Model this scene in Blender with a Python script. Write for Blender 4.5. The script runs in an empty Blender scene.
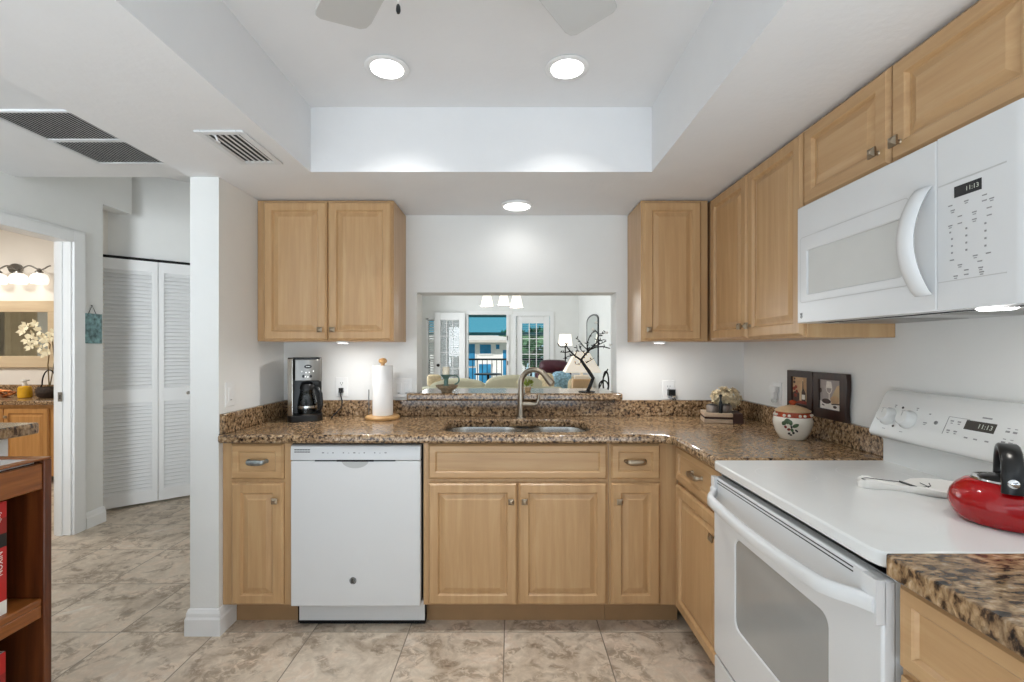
import bpy, bmesh, math, random
from mathutils import Vector, Matrix
random.seed(7)
scene = bpy.context.scene
COL = scene.collection

# ------------------------------------------------------------------ camera, sky, sun, exposure
F_PX = 467.0
EYE = 1.31
cam_data = bpy.data.cameras.new('camera')
cam_data.sensor_width = 36.0
cam_data.lens = F_PX / 1024.0 * 36.0
cam_data.shift_y = 8.5 / 1024.0
cam_data.clip_start = 0.05
cam_data.clip_end = 200
cam = bpy.data.objects.new('camera', cam_data)
cam.location = (0, 0, EYE)
cam.rotation_euler = (math.radians(90), 0, 0)
COL.objects.link(cam)
scene.camera = cam

scene.view_settings.view_transform = 'Standard'
scene.view_settings.look = 'None'
scene.view_settings.gamma = 1.0
scene.view_settings.use_curve_mapping = False
scene.view_settings.exposure = 0.17

world = bpy.data.worlds.new('sky')
scene.world = world
world.use_nodes = True
wbg = world.node_tree.nodes['Background']
wtc = world.node_tree.nodes.new('ShaderNodeTexCoord')
wsp = world.node_tree.nodes.new('ShaderNodeSeparateXYZ')
wrp = world.node_tree.nodes.new('ShaderNodeValToRGB')
wmr = world.node_tree.nodes.new('ShaderNodeMapRange')
wmr.inputs['From Min'].default_value = -1; wmr.inputs['From Max'].default_value = 1
world.node_tree.links.new(wtc.outputs['Generated'], wsp.inputs[0])
world.node_tree.links.new(wsp.outputs[1], wmr.inputs['Value'])
world.node_tree.links.new(wmr.outputs[0], wrp.inputs['Fac'])
wrp.color_ramp.elements[0].position = 0.45; wrp.color_ramp.elements[0].color = (0.344, 0.382, 0.42, 1)
wrp.color_ramp.elements[1].position = 0.75; wrp.color_ramp.elements[1].color = (0.55, 0.80, 0.92, 1)   # brighter sky over the garden side
world.node_tree.links.new(wrp.outputs['Color'], wbg.inputs['Color'])
wbg.inputs['Strength'].default_value = 1.0

sun_d = bpy.data.lights.new('sun', 'SUN')
sun_d.energy = 3.0
sun_d.angle = math.radians(2)
sun_d.color = (1, 0.96, 0.9)
sun = bpy.data.objects.new('sun', sun_d)
sun.rotation_euler = (math.radians(50), 0, math.radians(-28))   # shines from behind the kitchen side on the houses opposite
COL.objects.link(sun)

def area_light(name, loc, rot, sx, sy, power, color, spread=180):
    d = bpy.data.lights.new(name, 'AREA')
    d.shape = 'RECTANGLE'
    d.size, d.size_y = sx, sy
    d.energy = power
    d.color = color
    d.spread = math.radians(spread)
    o = bpy.data.objects.new(name, d)
    o.location = loc
    o.rotation_euler = rot
    COL.objects.link(o)
    return o
# added fill light behind the camera, aimed up to brighten the ceiling
area_light('ceiling_fill', (-0.6, -1.9, 0.45), (math.radians(172), 0, 0), 4.0, 2.0, 135, (0.76, 0.88, 1.0))
# daylight falling down the hall
area_light('daylight_hall', (-2.3, -1.6, 1.45), (math.radians(92), 0, math.radians(8)), 1.0, 1.7, 9.5, (0.88, 0.95, 1.0), 45)
# added fill light inside the living room, whose left wall is solid
area_light('living_fill', (-1.6, 7.0, 1.5), (math.radians(90), 0, math.radians(-90)), 3.6, 1.9, 62, (0.90, 0.96, 1.0))

# ------------------------------------------------------------------ materials
def srgb(h):
    h = h.lstrip('#')
    out = []
    for i in (0, 2, 4):
        c = int(h[i:i+2], 16) / 255
        out.append(c / 12.92 if c <= 0.04045 else ((c + 0.055) / 1.055) ** 2.4)
    return tuple(out) + (1.0,)
MATS = {}
def new_mat(name):
    m = bpy.data.materials.new(name)
    m.use_nodes = True
    nt = m.node_tree
    b = nt.nodes['Principled BSDF']
    MATS[name] = m
    return m, nt, b
def node(nt, t, **kw):
    n = nt.nodes.new(t)
    for k, v in kw.items():
        setattr(n, k, v)
    return n
def plain(name, color, rough=0.5, metal=0.0, bump=0.0, bscale=60.0, coat=0.0, var=0.06, vscale=8.0, spec=0.5, trans=0.0, ior=1.45):
    m, nt, b = new_mat(name)
    c = srgb(color)
    tc = node(nt, 'ShaderNodeTexCoord')
    nz = node(nt, 'ShaderNodeTexNoise')
    nz.inputs['Scale'].default_value = vscale
    nz.inputs['Detail'].default_value = 3
    nt.links.new(tc.outputs['Object'], nz.inputs['Vector'])
    rp = node(nt, 'ShaderNodeValToRGB')
    rp.color_ramp.elements[0].position = 0.3
    rp.color_ramp.elements[1].position = 0.7
    rp.color_ramp.elements[0].color = tuple(x * (1 - var) for x in c[:3]) + (1,)
    rp.color_ramp.elements[1].color = tuple(min(1, x * (1 + var)) for x in c[:3]) + (1,)
    nt.links.new(nz.outputs['Fac'], rp.inputs['Fac'])
    nt.links.new(rp.outputs['Color'], b.inputs['Base Color'])
    b.inputs['Roughness'].default_value = rough
    b.inputs['Metallic'].default_value = metal
    b.inputs['Specular IOR Level'].default_value = spec
    b.inputs['Coat Weight'].default_value = coat
    b.inputs['Coat Roughness'].default_value = 0.08
    b.inputs['Transmission Weight'].default_value = trans
    b.inputs['IOR'].default_value = ior
    if bump:
        n2 = node(nt, 'ShaderNodeTexNoise')
        n2.inputs['Scale'].default_value = bscale
        n2.inputs['Detail'].default_value = 4
        nt.links.new(tc.outputs['Object'], n2.inputs['Vector'])
        bp = node(nt, 'ShaderNodeBump')
        bp.inputs['Strength'].default_value = bump
        bp.inputs['Distance'].default_value = 0.004
        nt.links.new(n2.outputs['Fac'], bp.inputs['Height'])
        nt.links.new(bp.outputs['Normal'], b.inputs['Normal'])
    return m
def emit(name, color, strength):
    m, nt, b = new_mat(name)
    b.inputs['Base Color'].default_value = srgb(color)
    b.inputs['Emission Color'].default_value = srgb(color)
    b.inputs['Emission Strength'].default_value = strength
    return m
def wood(name, c_dark, c_mid, c_light, axis, rough=0.34, scale=1.0):
    m, nt, b = new_mat(name)
    tc = node(nt, 'ShaderNodeTexCoord')
    oi = node(nt, 'ShaderNodeObjectInfo')
    add = node(nt, 'ShaderNodeVectorMath', operation='MULTIPLY_ADD')
    add.inputs[1].default_value = (7.1, 5.3, 3.7)
    nt.links.new(oi.outputs['Random'], add.inputs[0])
    nt.links.new(tc.outputs['Object'], add.inputs[2])
    mp = node(nt, 'ShaderNodeMapping')
    s = [34.0 * scale] * 3
    s['xyz'.index(axis)] = 2.2 * scale
    mp.inputs['Scale'].default_value = s
    nt.links.new(add.outputs[0], mp.inputs['Vector'])
    nz = node(nt, 'ShaderNodeTexNoise')
    nz.inputs['Scale'].default_value = 1.0
    nz.inputs['Detail'].default_value = 6
    nz.inputs['Roughness'].default_value = 0.62
    nz.inputs['Distortion'].default_value = 0.4
    nt.links.new(mp.outputs['Vector'], nz.inputs['Vector'])
    rp = node(nt, 'ShaderNodeValToRGB')
    e = rp.color_ramp.elements
    e[0].position, e[0].color = 0.28, srgb(c_dark)
    e[1].position, e[1].color = 0.75, srgb(c_light)
    k = e.new(0.5); k.color = srgb(c_mid)
    nt.links.new(nz.outputs['Fac'], rp.inputs['Fac'])
    nt.links.new(rp.outputs['Color'], b.inputs['Base Color'])
    b.inputs['Roughness'].default_value = rough
    bp = node(nt, 'ShaderNodeBump')
    bp.inputs['Strength'].default_value = 0.05
    bp.inputs['Distance'].default_value = 0.002
    nt.links.new(nz.outputs['Fac'], bp.inputs['Height'])
    nt.links.new(bp.outputs['Normal'], b.inputs['Normal'])
    return m
def granite(name, scale=1.0, stretch=(1, 1, 1), warm=1.0):
    m, nt, b = new_mat(name)
    tc = node(nt, 'ShaderNodeTexCoord')
    mp = node(nt, 'ShaderNodeMapping')
    mp.inputs['Scale'].default_value = stretch
    mp.inputs['Rotation'].default_value = (0.3, 0.2, 0.6)
    nt.links.new(tc.outputs['Object'], mp.inputs['Vector'])
    n1 = node(nt, 'ShaderNodeTexNoise')
    n1.inputs['Scale'].default_value = 42 * scale
    n1.inputs['Detail'].default_value = 5
    n1.inputs['Roughness'].default_value = 0.6
    n1.inputs['Distortion'].default_value = 0.25
    nt.links.new(mp.outputs['Vector'], n1.inputs['Vector'])
    r1 = node(nt, 'ShaderNodeValToRGB')
    r1.color_ramp.interpolation = 'LINEAR'
    e = r1.color_ramp.elements
    e[0].position, e[0].color = 0.34, srgb('#241d19')
    e[1].position, e[1].color = 0.72, srgb('#ded2bf')
    for p, c in ((0.41, '#544438'), (0.46, '#8d7459'), (0.55, '#b19878'), (0.62, '#c0a98c')):
        k = e.new(p); k.color = srgb(c)
    nt.links.new(n1.outputs['Fac'], r1.inputs['Fac'])
    v = node(nt, 'ShaderNodeTexVoronoi')
    v.inputs['Scale'].default_value = 75 * scale
    nt.links.new(mp.outputs['Vector'], v.inputs['Vector'])
    r2 = node(nt, 'ShaderNodeValToRGB')
    e = r2.color_ramp.elements
    e[0].position, e[0].color = 0.0, (0.45, 0.42, 0.38, 1)
    e[1].position, e[1].color = 1.0, (1.25, 1.2, 1.1, 1)
    nt.links.new(v.outputs['Color'], r2.inputs['Fac'])
    mx = node(nt, 'ShaderNodeMix', data_type='RGBA', blend_type='MULTIPLY')
    mx.inputs[0].default_value = 0.75
    nt.links.new(r1.outputs['Color'], mx.inputs[6])
    nt.links.new(r2.outputs['Color'], mx.inputs[7])
    n3 = node(nt, 'ShaderNodeTexNoise')
    n3.inputs['Scale'].default_value = 7 * scale
    n3.inputs['Detail'].default_value = 2
    nt.links.new(mp.outputs['Vector'], n3.inputs['Vector'])
    r3 = node(nt, 'ShaderNodeValToRGB')
    e = r3.color_ramp.elements
    e[0].position, e[0].color = 0.35, (0.75, 0.66, 0.58, 1)
    e[1].position, e[1].color = 0.65, (1.05, 1.0, 0.95, 1)
    nt.links.new(n3.outputs['Fac'], r3.inputs['Fac'])
    m2 = node(nt, 'ShaderNodeMix', data_type='RGBA', blend_type='MULTIPLY')
    m2.inputs[0].default_value = 0.7
    nt.links.new(mx.outputs[2], m2.inputs[6])
    nt.links.new(r3.outputs['Color'], m2.inputs[7])
    nt.links.new(m2.outputs[2], b.inputs['Base Color'])
    b.inputs['Roughness'].default_value = 0.16
    return m
def tile_floor(name):
    m, nt, b = new_mat(name)
    T = 0.445
    tc = node(nt, 'ShaderNodeTexCoord')
    sp = node(nt, 'ShaderNodeSeparateXYZ')
    nt.links.new(tc.outputs['Object'], sp.inputs[0])
    def M(op, a, bb=None, c=None):
        n = node(nt, 'ShaderNodeMath', operation=op)
        for i, x in enumerate((a, bb, c)):
            if x is None: continue
            if isinstance(x, (int, float)): n.inputs[i].default_value = x
            else: nt.links.new(x, n.inputs[i])
        return n.outputs[0]
    ux = M('DIVIDE', M('ADD', sp.outputs[0], 0.035 + 40 * T), T)
    uy = M('DIVIDE', M('ADD', sp.outputs[1], -2.165 + 40 * T), T)
    fx, fy = M('FRACT', ux), M('FRACT', uy)
    dx = M('MINIMUM', fx, M('SUBTRACT', 1.0, fx))
    dy = M('MINIMUM', fy, M('SUBTRACT', 1.0, fy))
    d = M('MULTIPLY', M('MINIMUM', dx, dy), T)
    groutf = node(nt, 'ShaderNodeMapRange')
    groutf.inputs['From Min'].default_value = 0.0016
    groutf.inputs['From Max'].default_value = 0.0032
    nt.links.new(d, groutf.inputs['Value'])
    cb = node(nt, 'ShaderNodeCombineXYZ')
    nt.links.new(M('FLOOR', ux), cb.inputs[0]); nt.links.new(M('FLOOR', uy), cb.inputs[1])
    wn = node(nt, 'ShaderNodeTexWhiteNoise', noise_dimensions='3D')
    nt.links.new(cb.outputs[0], wn.inputs['Vector'])
    off = node(nt, 'ShaderNodeVectorMath', operation='MULTIPLY_ADD')
    nt.links.new(wn.outputs['Color'], off.inputs[0])
    off.inputs[1].default_value = (9, 9, 9)
    nt.links.new(tc.outputs['Object'], off.inputs[2])
    n1 = node(nt, 'ShaderNodeTexNoise')
    n1.inputs['Scale'].default_value = 5.0; n1.inputs['Detail'].default_value = 6
    n1.inputs['Roughness'].default_value = 0.58; n1.inputs['Distortion'].default_value = 0.7
    nt.links.new(off.outputs[0], n1.inputs['Vector'])
    r1 = node(nt, 'ShaderNodeValToRGB')
    e = r1.color_ramp.elements
    e[0].position, e[0].color = 0.28, srgb('#ad9a85')
    e[1].position, e[1].color = 0.72, srgb('#e8dfd1')
    for p, c in ((0.42, '#cfbfab'), (0.52, '#ddcfbc'), (0.60, '#dfccb7')):
        k = e.new(p); k.color = srgb(c)
    nt.links.new(n1.outputs['Fac'], r1.inputs['Fac'])
    n2 = node(nt, 'ShaderNodeTexNoise')
    n2.inputs['Scale'].default_value = 24; n2.inputs['Detail'].default_value = 7
    n2.inputs['Roughness'].default_value = 0.72; n2.inputs['Distortion'].default_value = 0.9
    n4 = node(nt, 'ShaderNodeTexNoise')
    n4.inputs['Scale'].default_value = 6.5; n4.inputs['Detail'].default_value = 4; n4.inputs['Distortion'].default_value = 1.2
    of4 = node(nt, 'ShaderNodeVectorMath', operation='ADD'); of4.inputs[1].default_value = (3.3, 8.1, 1.7)
    nt.links.new(off.outputs[0], of4.inputs[0]); nt.links.new(of4.outputs[0], n4.inputs['Vector'])
    veinmask = node(nt, 'ShaderNodeMapRange', interpolation_type='SMOOTHSTEP')
    veinmask.inputs['From Min'].default_value = 0.47; veinmask.inputs['From Max'].default_value = 0.60
    nt.links.new(n4.outputs['Fac'], veinmask.inputs['Value'])
    nt.links.new(off.outputs[0], n2.inputs['Vector'])
    r2 = node(nt, 'ShaderNodeValToRGB')
    e = r2.color_ramp.elements
    e[0].position, e[0].color = 0.36, srgb('#6f6152')
    e[1].position, e[1].color = 0.60, (1, 1, 1, 1)
    k = e.new(0.48); k.color = srgb('#a39483')
    nt.links.new(n2.outputs['Fac'], r2.inputs['Fac'])
    mx = node(nt, 'ShaderNodeMix', data_type='RGBA', blend_type='MULTIPLY')
    nt.links.new(M('MULTIPLY_ADD', veinmask.outputs[0], 0.46, 0.16), mx.inputs[0])
    nt.links.new(r1.outputs['Color'], mx.inputs[6]); nt.links.new(r2.outputs['Color'], mx.inputs[7])
    mg = node(nt, 'ShaderNodeMix', data_type='RGBA')
    nt.links.new(groutf.outputs[0], mg.inputs[0])
    mg.inputs[6].default_value = srgb('#85786a')
    nt.links.new(mx.outputs[2], mg.inputs[7])
    nt.links.new(mg.outputs[2], b.inputs['Base Color'])
    b.inputs['Roughness'].default_value = 0.42
    bp = node(nt, 'ShaderNodeBump')
    bp.inputs['Strength'].default_value = 0.25; bp.inputs['Distance'].default_value = 0.003
    s = M('ADD', groutf.outputs[0], M('MULTIPLY', n1.outputs['Fac'], 0.6))
    nt.links.new(s, bp.inputs['Height'])
    nt.links.new(bp.outputs['Normal'], b.inputs['Normal'])
    return m

plain('wall_paint', '#ebebe8', 0.6, bump=0.10, bscale=90, var=0.01)
plain('ceiling_paint', '#e6e6e6', 0.7, bump=0.22, bscale=45, var=0.01)
plain('trim_white', '#f0f0ef', 0.35, var=0.01)
plain('bath_paint', '#ece7df', 0.6, var=0.01)
tile_floor('tile')
for _n, _a in (('maple', 'z'), ('maple_x', 'x'), ('maple_y', 'y')):
    wood(_n, '#b89267', '#c29c70', '#ccaa7e', _a)
wood('bath_maple', '#b07c43', '#bd8a4f', '#c9975c', 'z')
wood('bath_frame', '#cdb696', '#d4bf9f', '#dcc9ab', 'x')
wood('walnut', '#42200f', '#5c2e15', '#77421f', 'z', 0.3)
wood('walnut_y', '#6d3a18', '#8f5526', '#a86c36', 'y', 0.3)
wood('beech', '#b98b54', '#cb9f68', '#d8b07c', 'x', 0.4, 2)
wood('dark_frame_wood', '#21130f', '#2f1d17', '#3d2820', 'z', 0.35)
granite('granite', 1.7, (1, 1.25, 1))
granite('granite_near', 0.85, (1, 1.9, 1))
plain('toe_kick', '#a88660', 0.5)
plain('enamel', '#e6e7e5', 0.14, var=0.005, coat=0.2)
plain('appliance_white', '#dfe0e0', 0.22, var=0.005)
plain('appliance_grey', '#b9bab8', 0.35, var=0.01)
plain('print_grey', '#8f8f8f', 0.5)
plain('print_dark', '#3a3a3a', 0.5)
plain('line_grey', '#c2c2c0', 0.4)
plain('oven_glass', '#a3a4a2', 0.07, var=0.02, coat=0.5)
plain('micro_glass', '#cfcfcb', 0.12, var=0.02, coat=0.3)
plain('lcd', '#3f3a33', 0.15)
plain('lcd_dark', '#333436', 0.15)
emit('digits', '#a9ada2', 0.2)
plain('black_plastic', '#141414', 0.28, var=0.1)
plain('black_gap', '#0b0b0b', 0.8)
plain('black_metal', '#171310', 0.45, 0.4)
plain('steel', '#b9b7b2', 0.26, 1.0, var=0.03)
plain('steel_dark', '#8b8985', 0.32, 1.0, var=0.03)
plain('nickel', '#a89a86', 0.34, 1.0, var=0.08, vscale=60)
plain('pewter', '#9aa0a0', 0.4, 0.9, var=0.2, vscale=80)
plain('faucet_nickel', '#a59b8c', 0.28, 1.0, var=0.03)
plain('chrome', '#d8d8d8', 0.08, 1.0, var=0.01)
plain('paper', '#f1f0ee', 0.9, bump=0.25, bscale=120, var=0.01)
plain('plate_white', '#eeeeec', 0.3, var=0.005)
plain('can_cone', '#8f8f8e', 0.5)
plain('slot', '#4a4845', 0.6)
plain('ceramic', '#ece6d8', 0.2, var=0.02)
plain('ceramic_rust', '#a8482a', 0.25, var=0.25, vscale=45)
plain('ceramic_green', '#47603f', 0.3, var=0.3, vscale=60)
plain('ceramic_tan', '#cdb08a', 0.3, var=0.1, vscale=30)
plain('ceramic_white', '#f2f0ea', 0.12, var=0.01)
plain('line_black', '#2c2a28', 0.4)
plain('red_enamel', '#a5060d', 0.12, var=0.03, coat=0.25)
plain('cream_flower', '#e2d2b0', 0.8, var=0.25, vscale=60, bump=0.4)
plain('book_red', '#b3221f', 0.4, var=0.05)
plain('book_cream', '#dccfa0', 0.5)
plain('book_white', '#e6e2da', 0.5)
plain('book_black', '#201c1a', 0.5)
plain('book_maroon', '#8e2420', 0.5)
plain('glass_top_reflection', '#f1efec', 0.12, var=0.01)  # pale colour stands for light reflected in the bookcase's glass top
plain('fan_white', '#c2c2c0', 0.35, var=0.01)
plain('sage', '#bdbaa2', 0.85, bump=0.2, bscale=150, var=0.05)
plain('leather', '#47202a', 0.32, var=0.2, vscale=15, bump=0.15, bscale=80)
plain('lamp_shade', '#f4efe4', 0.8, var=0.02)
emit('shade_glow', '#fff6e6', 1.0)
emit('shade_warm', '#f3e8d8', 0.42)
plain('beige', '#cfae86', 0.7, var=0.08)
plain('blue_print', '#8fb2c4', 0.8, var=0.55, vscale=28)
plain('stripe_tan', '#cdbb98', 0.8, var=0.2, vscale=40)
plain('teal_ceramic', '#56746a', 0.3, var=0.2, vscale=30)
plain('wicker', '#8b7a62', 0.7, var=0.3, vscale=80, bump=0.4)
plain('candle_wax', '#ece3cc', 0.5)
plain('leaf', '#8a9c3c', 0.6, var=0.3, vscale=60)
plain('mirror_dark', '#20242a', 0.3)
plain('mirror', '#d9e3e4', 0.03, 1.0, var=0.0)
plain('teal_glass', '#6f9092', 0.25, var=0.7, vscale=30)
plain('gold_liquid', '#d9a520', 0.15, var=0.15)
plain('basket_dark', '#3a2f28', 0.6, var=0.4, vscale=60)
plain('copper', '#a9683a', 0.3, 0.8, var=0.4, vscale=30)
plain('curtain_tan', '#b9a88c', 0.9, var=0.05)
plain('orchid', '#efe6c8', 0.6, var=0.05)
plain('stem_brown', '#6d5a33', 0.7)
emit('lamp_white', '#ffffff', 6.0)
emit('globe_white', '#fff8ee', 0.7)
plain('ivory_glass', '#f7f2ea', 0.3)
plain('house_white', '#f4f4f3', 0.8)
plain('roof_tile', '#cfcbc4', 0.8, var=0.08, vscale=3)
plain('house_window', '#3b8ab8', 0.2, var=0.25, vscale=2)
plain('lanai_teal', '#5c9aa3', 0.6)
plain('lanai_teal_light', '#6fb2bd', 0.6)
plain('rail_bronze', '#27333a', 0.5)
plain('tree_green', '#6f9a72', 0.9, var=0.35, vscale=4)
plain('lawn', '#a3a898', 0.9, var=0.2, vscale=2)
plain('patio', '#b9bcb8', 0.8)
plain('vent_white', '#dcdddd', 0.5, var=0.01)
plain('vent_dark', '#3a3b3b', 0.8)
plain('vent_slat', '#dcdddc', 0.5)
plain('painting_ground', '#c6a27c', 0.6, var=0.18, vscale=18)
plain('painting_ground_light', '#cfb68f', 0.6, var=0.15, vscale=14)
plain('painting_dark', '#4b3a33', 0.6, var=0.3, vscale=60)
plain('painting_red', '#8b3a2c', 0.6, var=0.3, vscale=60)
plain('painting_white', '#e6dfd5', 0.6, var=0.08, vscale=40)
plain('painting_grey', '#a79d98', 0.6, var=0.1, vscale=40)
plain('tin_grey', '#8a8078', 0.4, 0.4, var=0.25, vscale=60)
plain('box_cream', '#c3ac93', 0.6, var=0.1, vscale=30)
plain('box_brown', '#41291f', 0.5, var=0.2, vscale=30)
def glass(name, color, rough=0.0):
    m, nt, b = new_mat(name)
    b.inputs['Base Color'].default_value = srgb(color)
    b.inputs['Roughness'].default_value = rough
    b.inputs['Transmission Weight'].default_value = 1.0
    b.inputs['IOR'].default_value = 1.35
    return m
glass('clear_glass', '#eef2f2')
glass('carafe_glass', '#b9bcbc')
glass('tinted_glass', '#74b4c0')

# ------------------------------------------------------------------ mesh builder
class MB:
    def __init__(s, mat):
        s.bm = bmesh.new(); s.mats = []; s.m(mat)
    def m(s, name):
        if name not in s.mats: s.mats.append(name)
        s.i = s.mats.index(name)
        return s
    def face(s, pts):
        vs = [p if isinstance(p, bmesh.types.BMVert) else s.bm.verts.new(p) for p in pts]
        try:
            f = s.bm.faces.new(vs)
        except ValueError:
            return None
        f.material_index = s.i
        return f
    def box(s, x0, x1, y0, y1, z0, z1):
        v = [s.bm.verts.new((x, y, z)) for x in (x0, x1) for y in (y0, y1) for z in (z0, z1)]
        for q in ((0,1,3,2),(4,6,7,5),(0,4,5,1),(2,3,7,6),(0,2,6,4),(1,5,7,3)):
            s.face([v[i] for i in q])
        return s
    def obox(s, c, u, v, n, w, h, d):
        # oriented box centred on c with extents w along u, h along v, d along n
        c, u, v, n = map(Vector, (c, u, v, n))
        vs = [s.bm.verts.new(c + u * (a * w / 2) + v * (b * h / 2) + n * (e * d / 2)) for a in (-1, 1) for b in (-1, 1) for e in (-1, 1)]
        for q in ((0,1,3,2),(4,6,7,5),(0,4,5,1),(2,3,7,6),(0,2,6,4),(1,5,7,3)):
            s.face([vs[i] for i in q])
        return s
    def loft(s, loops, cap0=True, cap1=True, close=False):
        L = [[s.bm.verts.new(p) for p in lp] for lp in loops]
        n = len(L[0])
        pairs = list(zip(L, L[1:])) + ([(L[-1], L[0])] if close else [])
        for a, b in pairs:
            for k in range(n):
                s.face([a[k], a[(k+1) % n], b[(k+1) % n], b[k]])
        if not close:
            if cap0: s.face(list(reversed(L[0])))
            if cap1: s.face(L[-1])
        return s
    def lathe(s, prof, c=(0,0,0), axis=(0,0,1), n=28, cap0=True, cap1=True, sx=1.0, sy=1.0):
        a = Vector(axis).normalized()
        u = a.orthogonal().normalized() if abs(a.z) < 0.999 else Vector((1,0,0))
        w = a.cross(u)
        c = Vector(c)
        loops = [[c + a*z + u*(max(r,1e-4)*sx*math.cos(2*math.pi*k/n)) + w*(max(r,1e-4)*sy*math.sin(2*math.pi*k/n)) for k in range(n)] for r, z in prof]
        return s.loft(loops, cap0, cap1)
    def cyl(s, p0, p1, r0, r1=None, n=20):
        p0, p1 = Vector(p0), Vector(p1)
        r1 = r0 if r1 is None else r1
        return s.lathe([(r0, 0), (r1, (p1-p0).length)], p0, p1-p0, n)
    def tube(s, pts, r, n=10, closed=False, flat=1.0, up=None):
        pts = [Vector(p) for p in pts]
        N = len(pts)
        rs = r if isinstance(r, (list, tuple)) else [r]*N
        loops, prev = [], None
        for i, p in enumerate(pts):
            a = pts[(i+1) % N] if (closed or i < N-1) else p
            b = pts[i-1] if (closed or i > 0) else p
            t = (a-b).normalized()
            if up is not None:
                u = Vector(up); u = (u - t*u.dot(t)).normalized()
            elif prev is None:
                u = t.orthogonal().normalized()
            else:
                u = (prev - t*prev.dot(t)).normalized()
            prev = u
            w = t.cross(u)
            loops.append([p + u*(rs[i]*math.cos(2*math.pi*k/n)) + w*(rs[i]*flat*math.sin(2*math.pi*k/n)) for k in range(n)])
        return s.loft(loops, close=closed)
    def sphere(s, c, r, n=20, m=12):
        rx, ry, rz = r if isinstance(r, (tuple, list)) else (r, r, r)
        c = Vector(c)
        loops = []
        for j in range(1, m):
            t = math.pi*j/m
            loops.append([c + Vector((rx*math.sin(t)*math.cos(2*math.pi*k/n), ry*math.sin(t)*math.sin(2*math.pi*k/n), -rz*math.cos(t))) for k in range(n)])
        return s.loft(loops)
    def prism(s, poly, axis, a0, a1):
        def P(p, a):
            return (a, p[0], p[1]) if axis == 'x' else (p[0], a, p[1]) if axis == 'y' else (p[0], p[1], a)
        return s.loft([[P(p, a0) for p in poly], [P(p, a1) for p in poly]])
    def slab(s, outer, holes, z0, z1):
        bm = bmesh.new()
        for loop in [outer] + holes:
            vs = [bm.verts.new((x, y, 0)) for x, y in loop]
            for a, b in zip(vs, vs[1:] + vs[:1]): bm.edges.new((a, b))
        bmesh.ops.triangle_fill(bm, edges=bm.edges[:], use_beauty=True)
        for z in (z0, z1):
            mp = {}
            for f in bm.faces:
                vv = []
                for v in f.verts:
                    key = (round(v.co.x, 5), round(v.co.y, 5))
                    if key not in mp: mp[key] = s.bm.verts.new((v.co.x, v.co.y, z))
                    vv.append(mp[key])
                s.face(vv)
        bm.free()
        for loop in [outer] + holes:
            for a, b in zip(loop, loop[1:] + loop[:1]):
                s.face([(a[0], a[1], z0), (b[0], b[1], z0), (b[0], b[1], z1), (a[0], a[1], z1)])
        bmesh.ops.remove_doubles(s.bm, verts=s.bm.verts[:], dist=1e-5)
        return s
    def panel(s, o, u, v, n, w, h, rings):
        o, u, v, n = map(Vector, (o, u, v, n))
        loops = [[o + u*i + v*i + n*d, o + u*(w-i) + v*i + n*d, o + u*(w-i) + v*(h-i) + n*d, o + u*i + v*(h-i) + n*d] for i, d in rings]
        return s.loft(loops)
    def text(s, body, size, o, u, v, extrude=0.0004, align='CENTER'):
        cu = bpy.data.curves.new('lettering', 'FONT')
        cu.body = body; cu.size = size; cu.align_x = align; cu.align_y = 'CENTER'; cu.extrude = extrude; cu.resolution_u = 2
        ob = bpy.data.objects.new('lettering', cu)
        COL.objects.link(ob)
        bpy.context.view_layer.update()
        me = bpy.data.meshes.new_from_object(ob.evaluated_get(bpy.context.evaluated_depsgraph_get()))
        u, v = Vector(u).normalized(), Vector(v).normalized()
        n = u.cross(v); o = Vector(o)
        vs = [s.bm.verts.new(o + u*p.co.x + v*p.co.y + n*p.co.z) for p in me.vertices]
        for p in me.polygons: s.face([vs[i] for i in p.vertices])
        bpy.data.objects.remove(ob); bpy.data.curves.remove(cu); bpy.data.meshes.remove(me)
        return s
    def build(s, name, parent=None, smooth=None, bevel=None, origin=None):
        bmesh.ops.recalc_face_normals(s.bm, faces=s.bm.faces[:])
        if parent is None:
            if origin is None:
                xs = [v.co for v in s.bm.verts]
                origin = Vector(((min(c.x for c in xs)+max(c.x for c in xs))/2, (min(c.y for c in xs)+max(c.y for c in xs))/2, min(c.z for c in xs)))
            off = Vector(origin)
        else:
            off = Vector((0,0,0)); p = parent
            while p is not None:
                off += p.location; p = p.parent
        for v in s.bm.verts: v.co -= off
        me = bpy.data.meshes.new(name)
        s.bm.to_mesh(me); s.bm.free()
        for k in s.mats: me.materials.append(MATS[k])
        if smooth is not None:
            for p in me.polygons: p.use_smooth = True
            me.set_sharp_from_angle(angle=math.radians(smooth))
        o = bpy.data.objects.new(name, me)
        COL.objects.link(o)
        if parent is None: o.location = off
        else: o.parent = parent
        if bevel:
            md = o.modifiers.new('bevel', 'BEVEL')
            md.width, md.segments = bevel; md.limit_method = 'ANGLE'; md.angle_limit = math.radians(40)
            for p in me.polygons: p.use_smooth = True
            if smooth is None: me.set_sharp_from_angle(angle=math.radians(35))
            md.harden_normals = False
        return o
def tag(o, label, cat, group=None):
    o['label'] = label; o['category'] = cat
    if group: o['group'] = group
    return o
def thing(name, loc, label, cat, group=None):
    o = bpy.data.objects.new(name, None)
    o.empty_display_size = 0.05
    o.location = loc
    COL.objects.link(o)
    return tag(o, label, cat, group)
def struct(o):
    o['kind'] = 'structure'
    return o
def dup(root, loc, label=None):
    def rec(o, parent):
        c = o.copy(); COL.objects.link(c); c.parent = parent
        for ch in list(o.children): rec(ch, c)
        return c
    r = rec(root, None); r.location = loc
    if label: r['label'] = label
    return r
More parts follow.
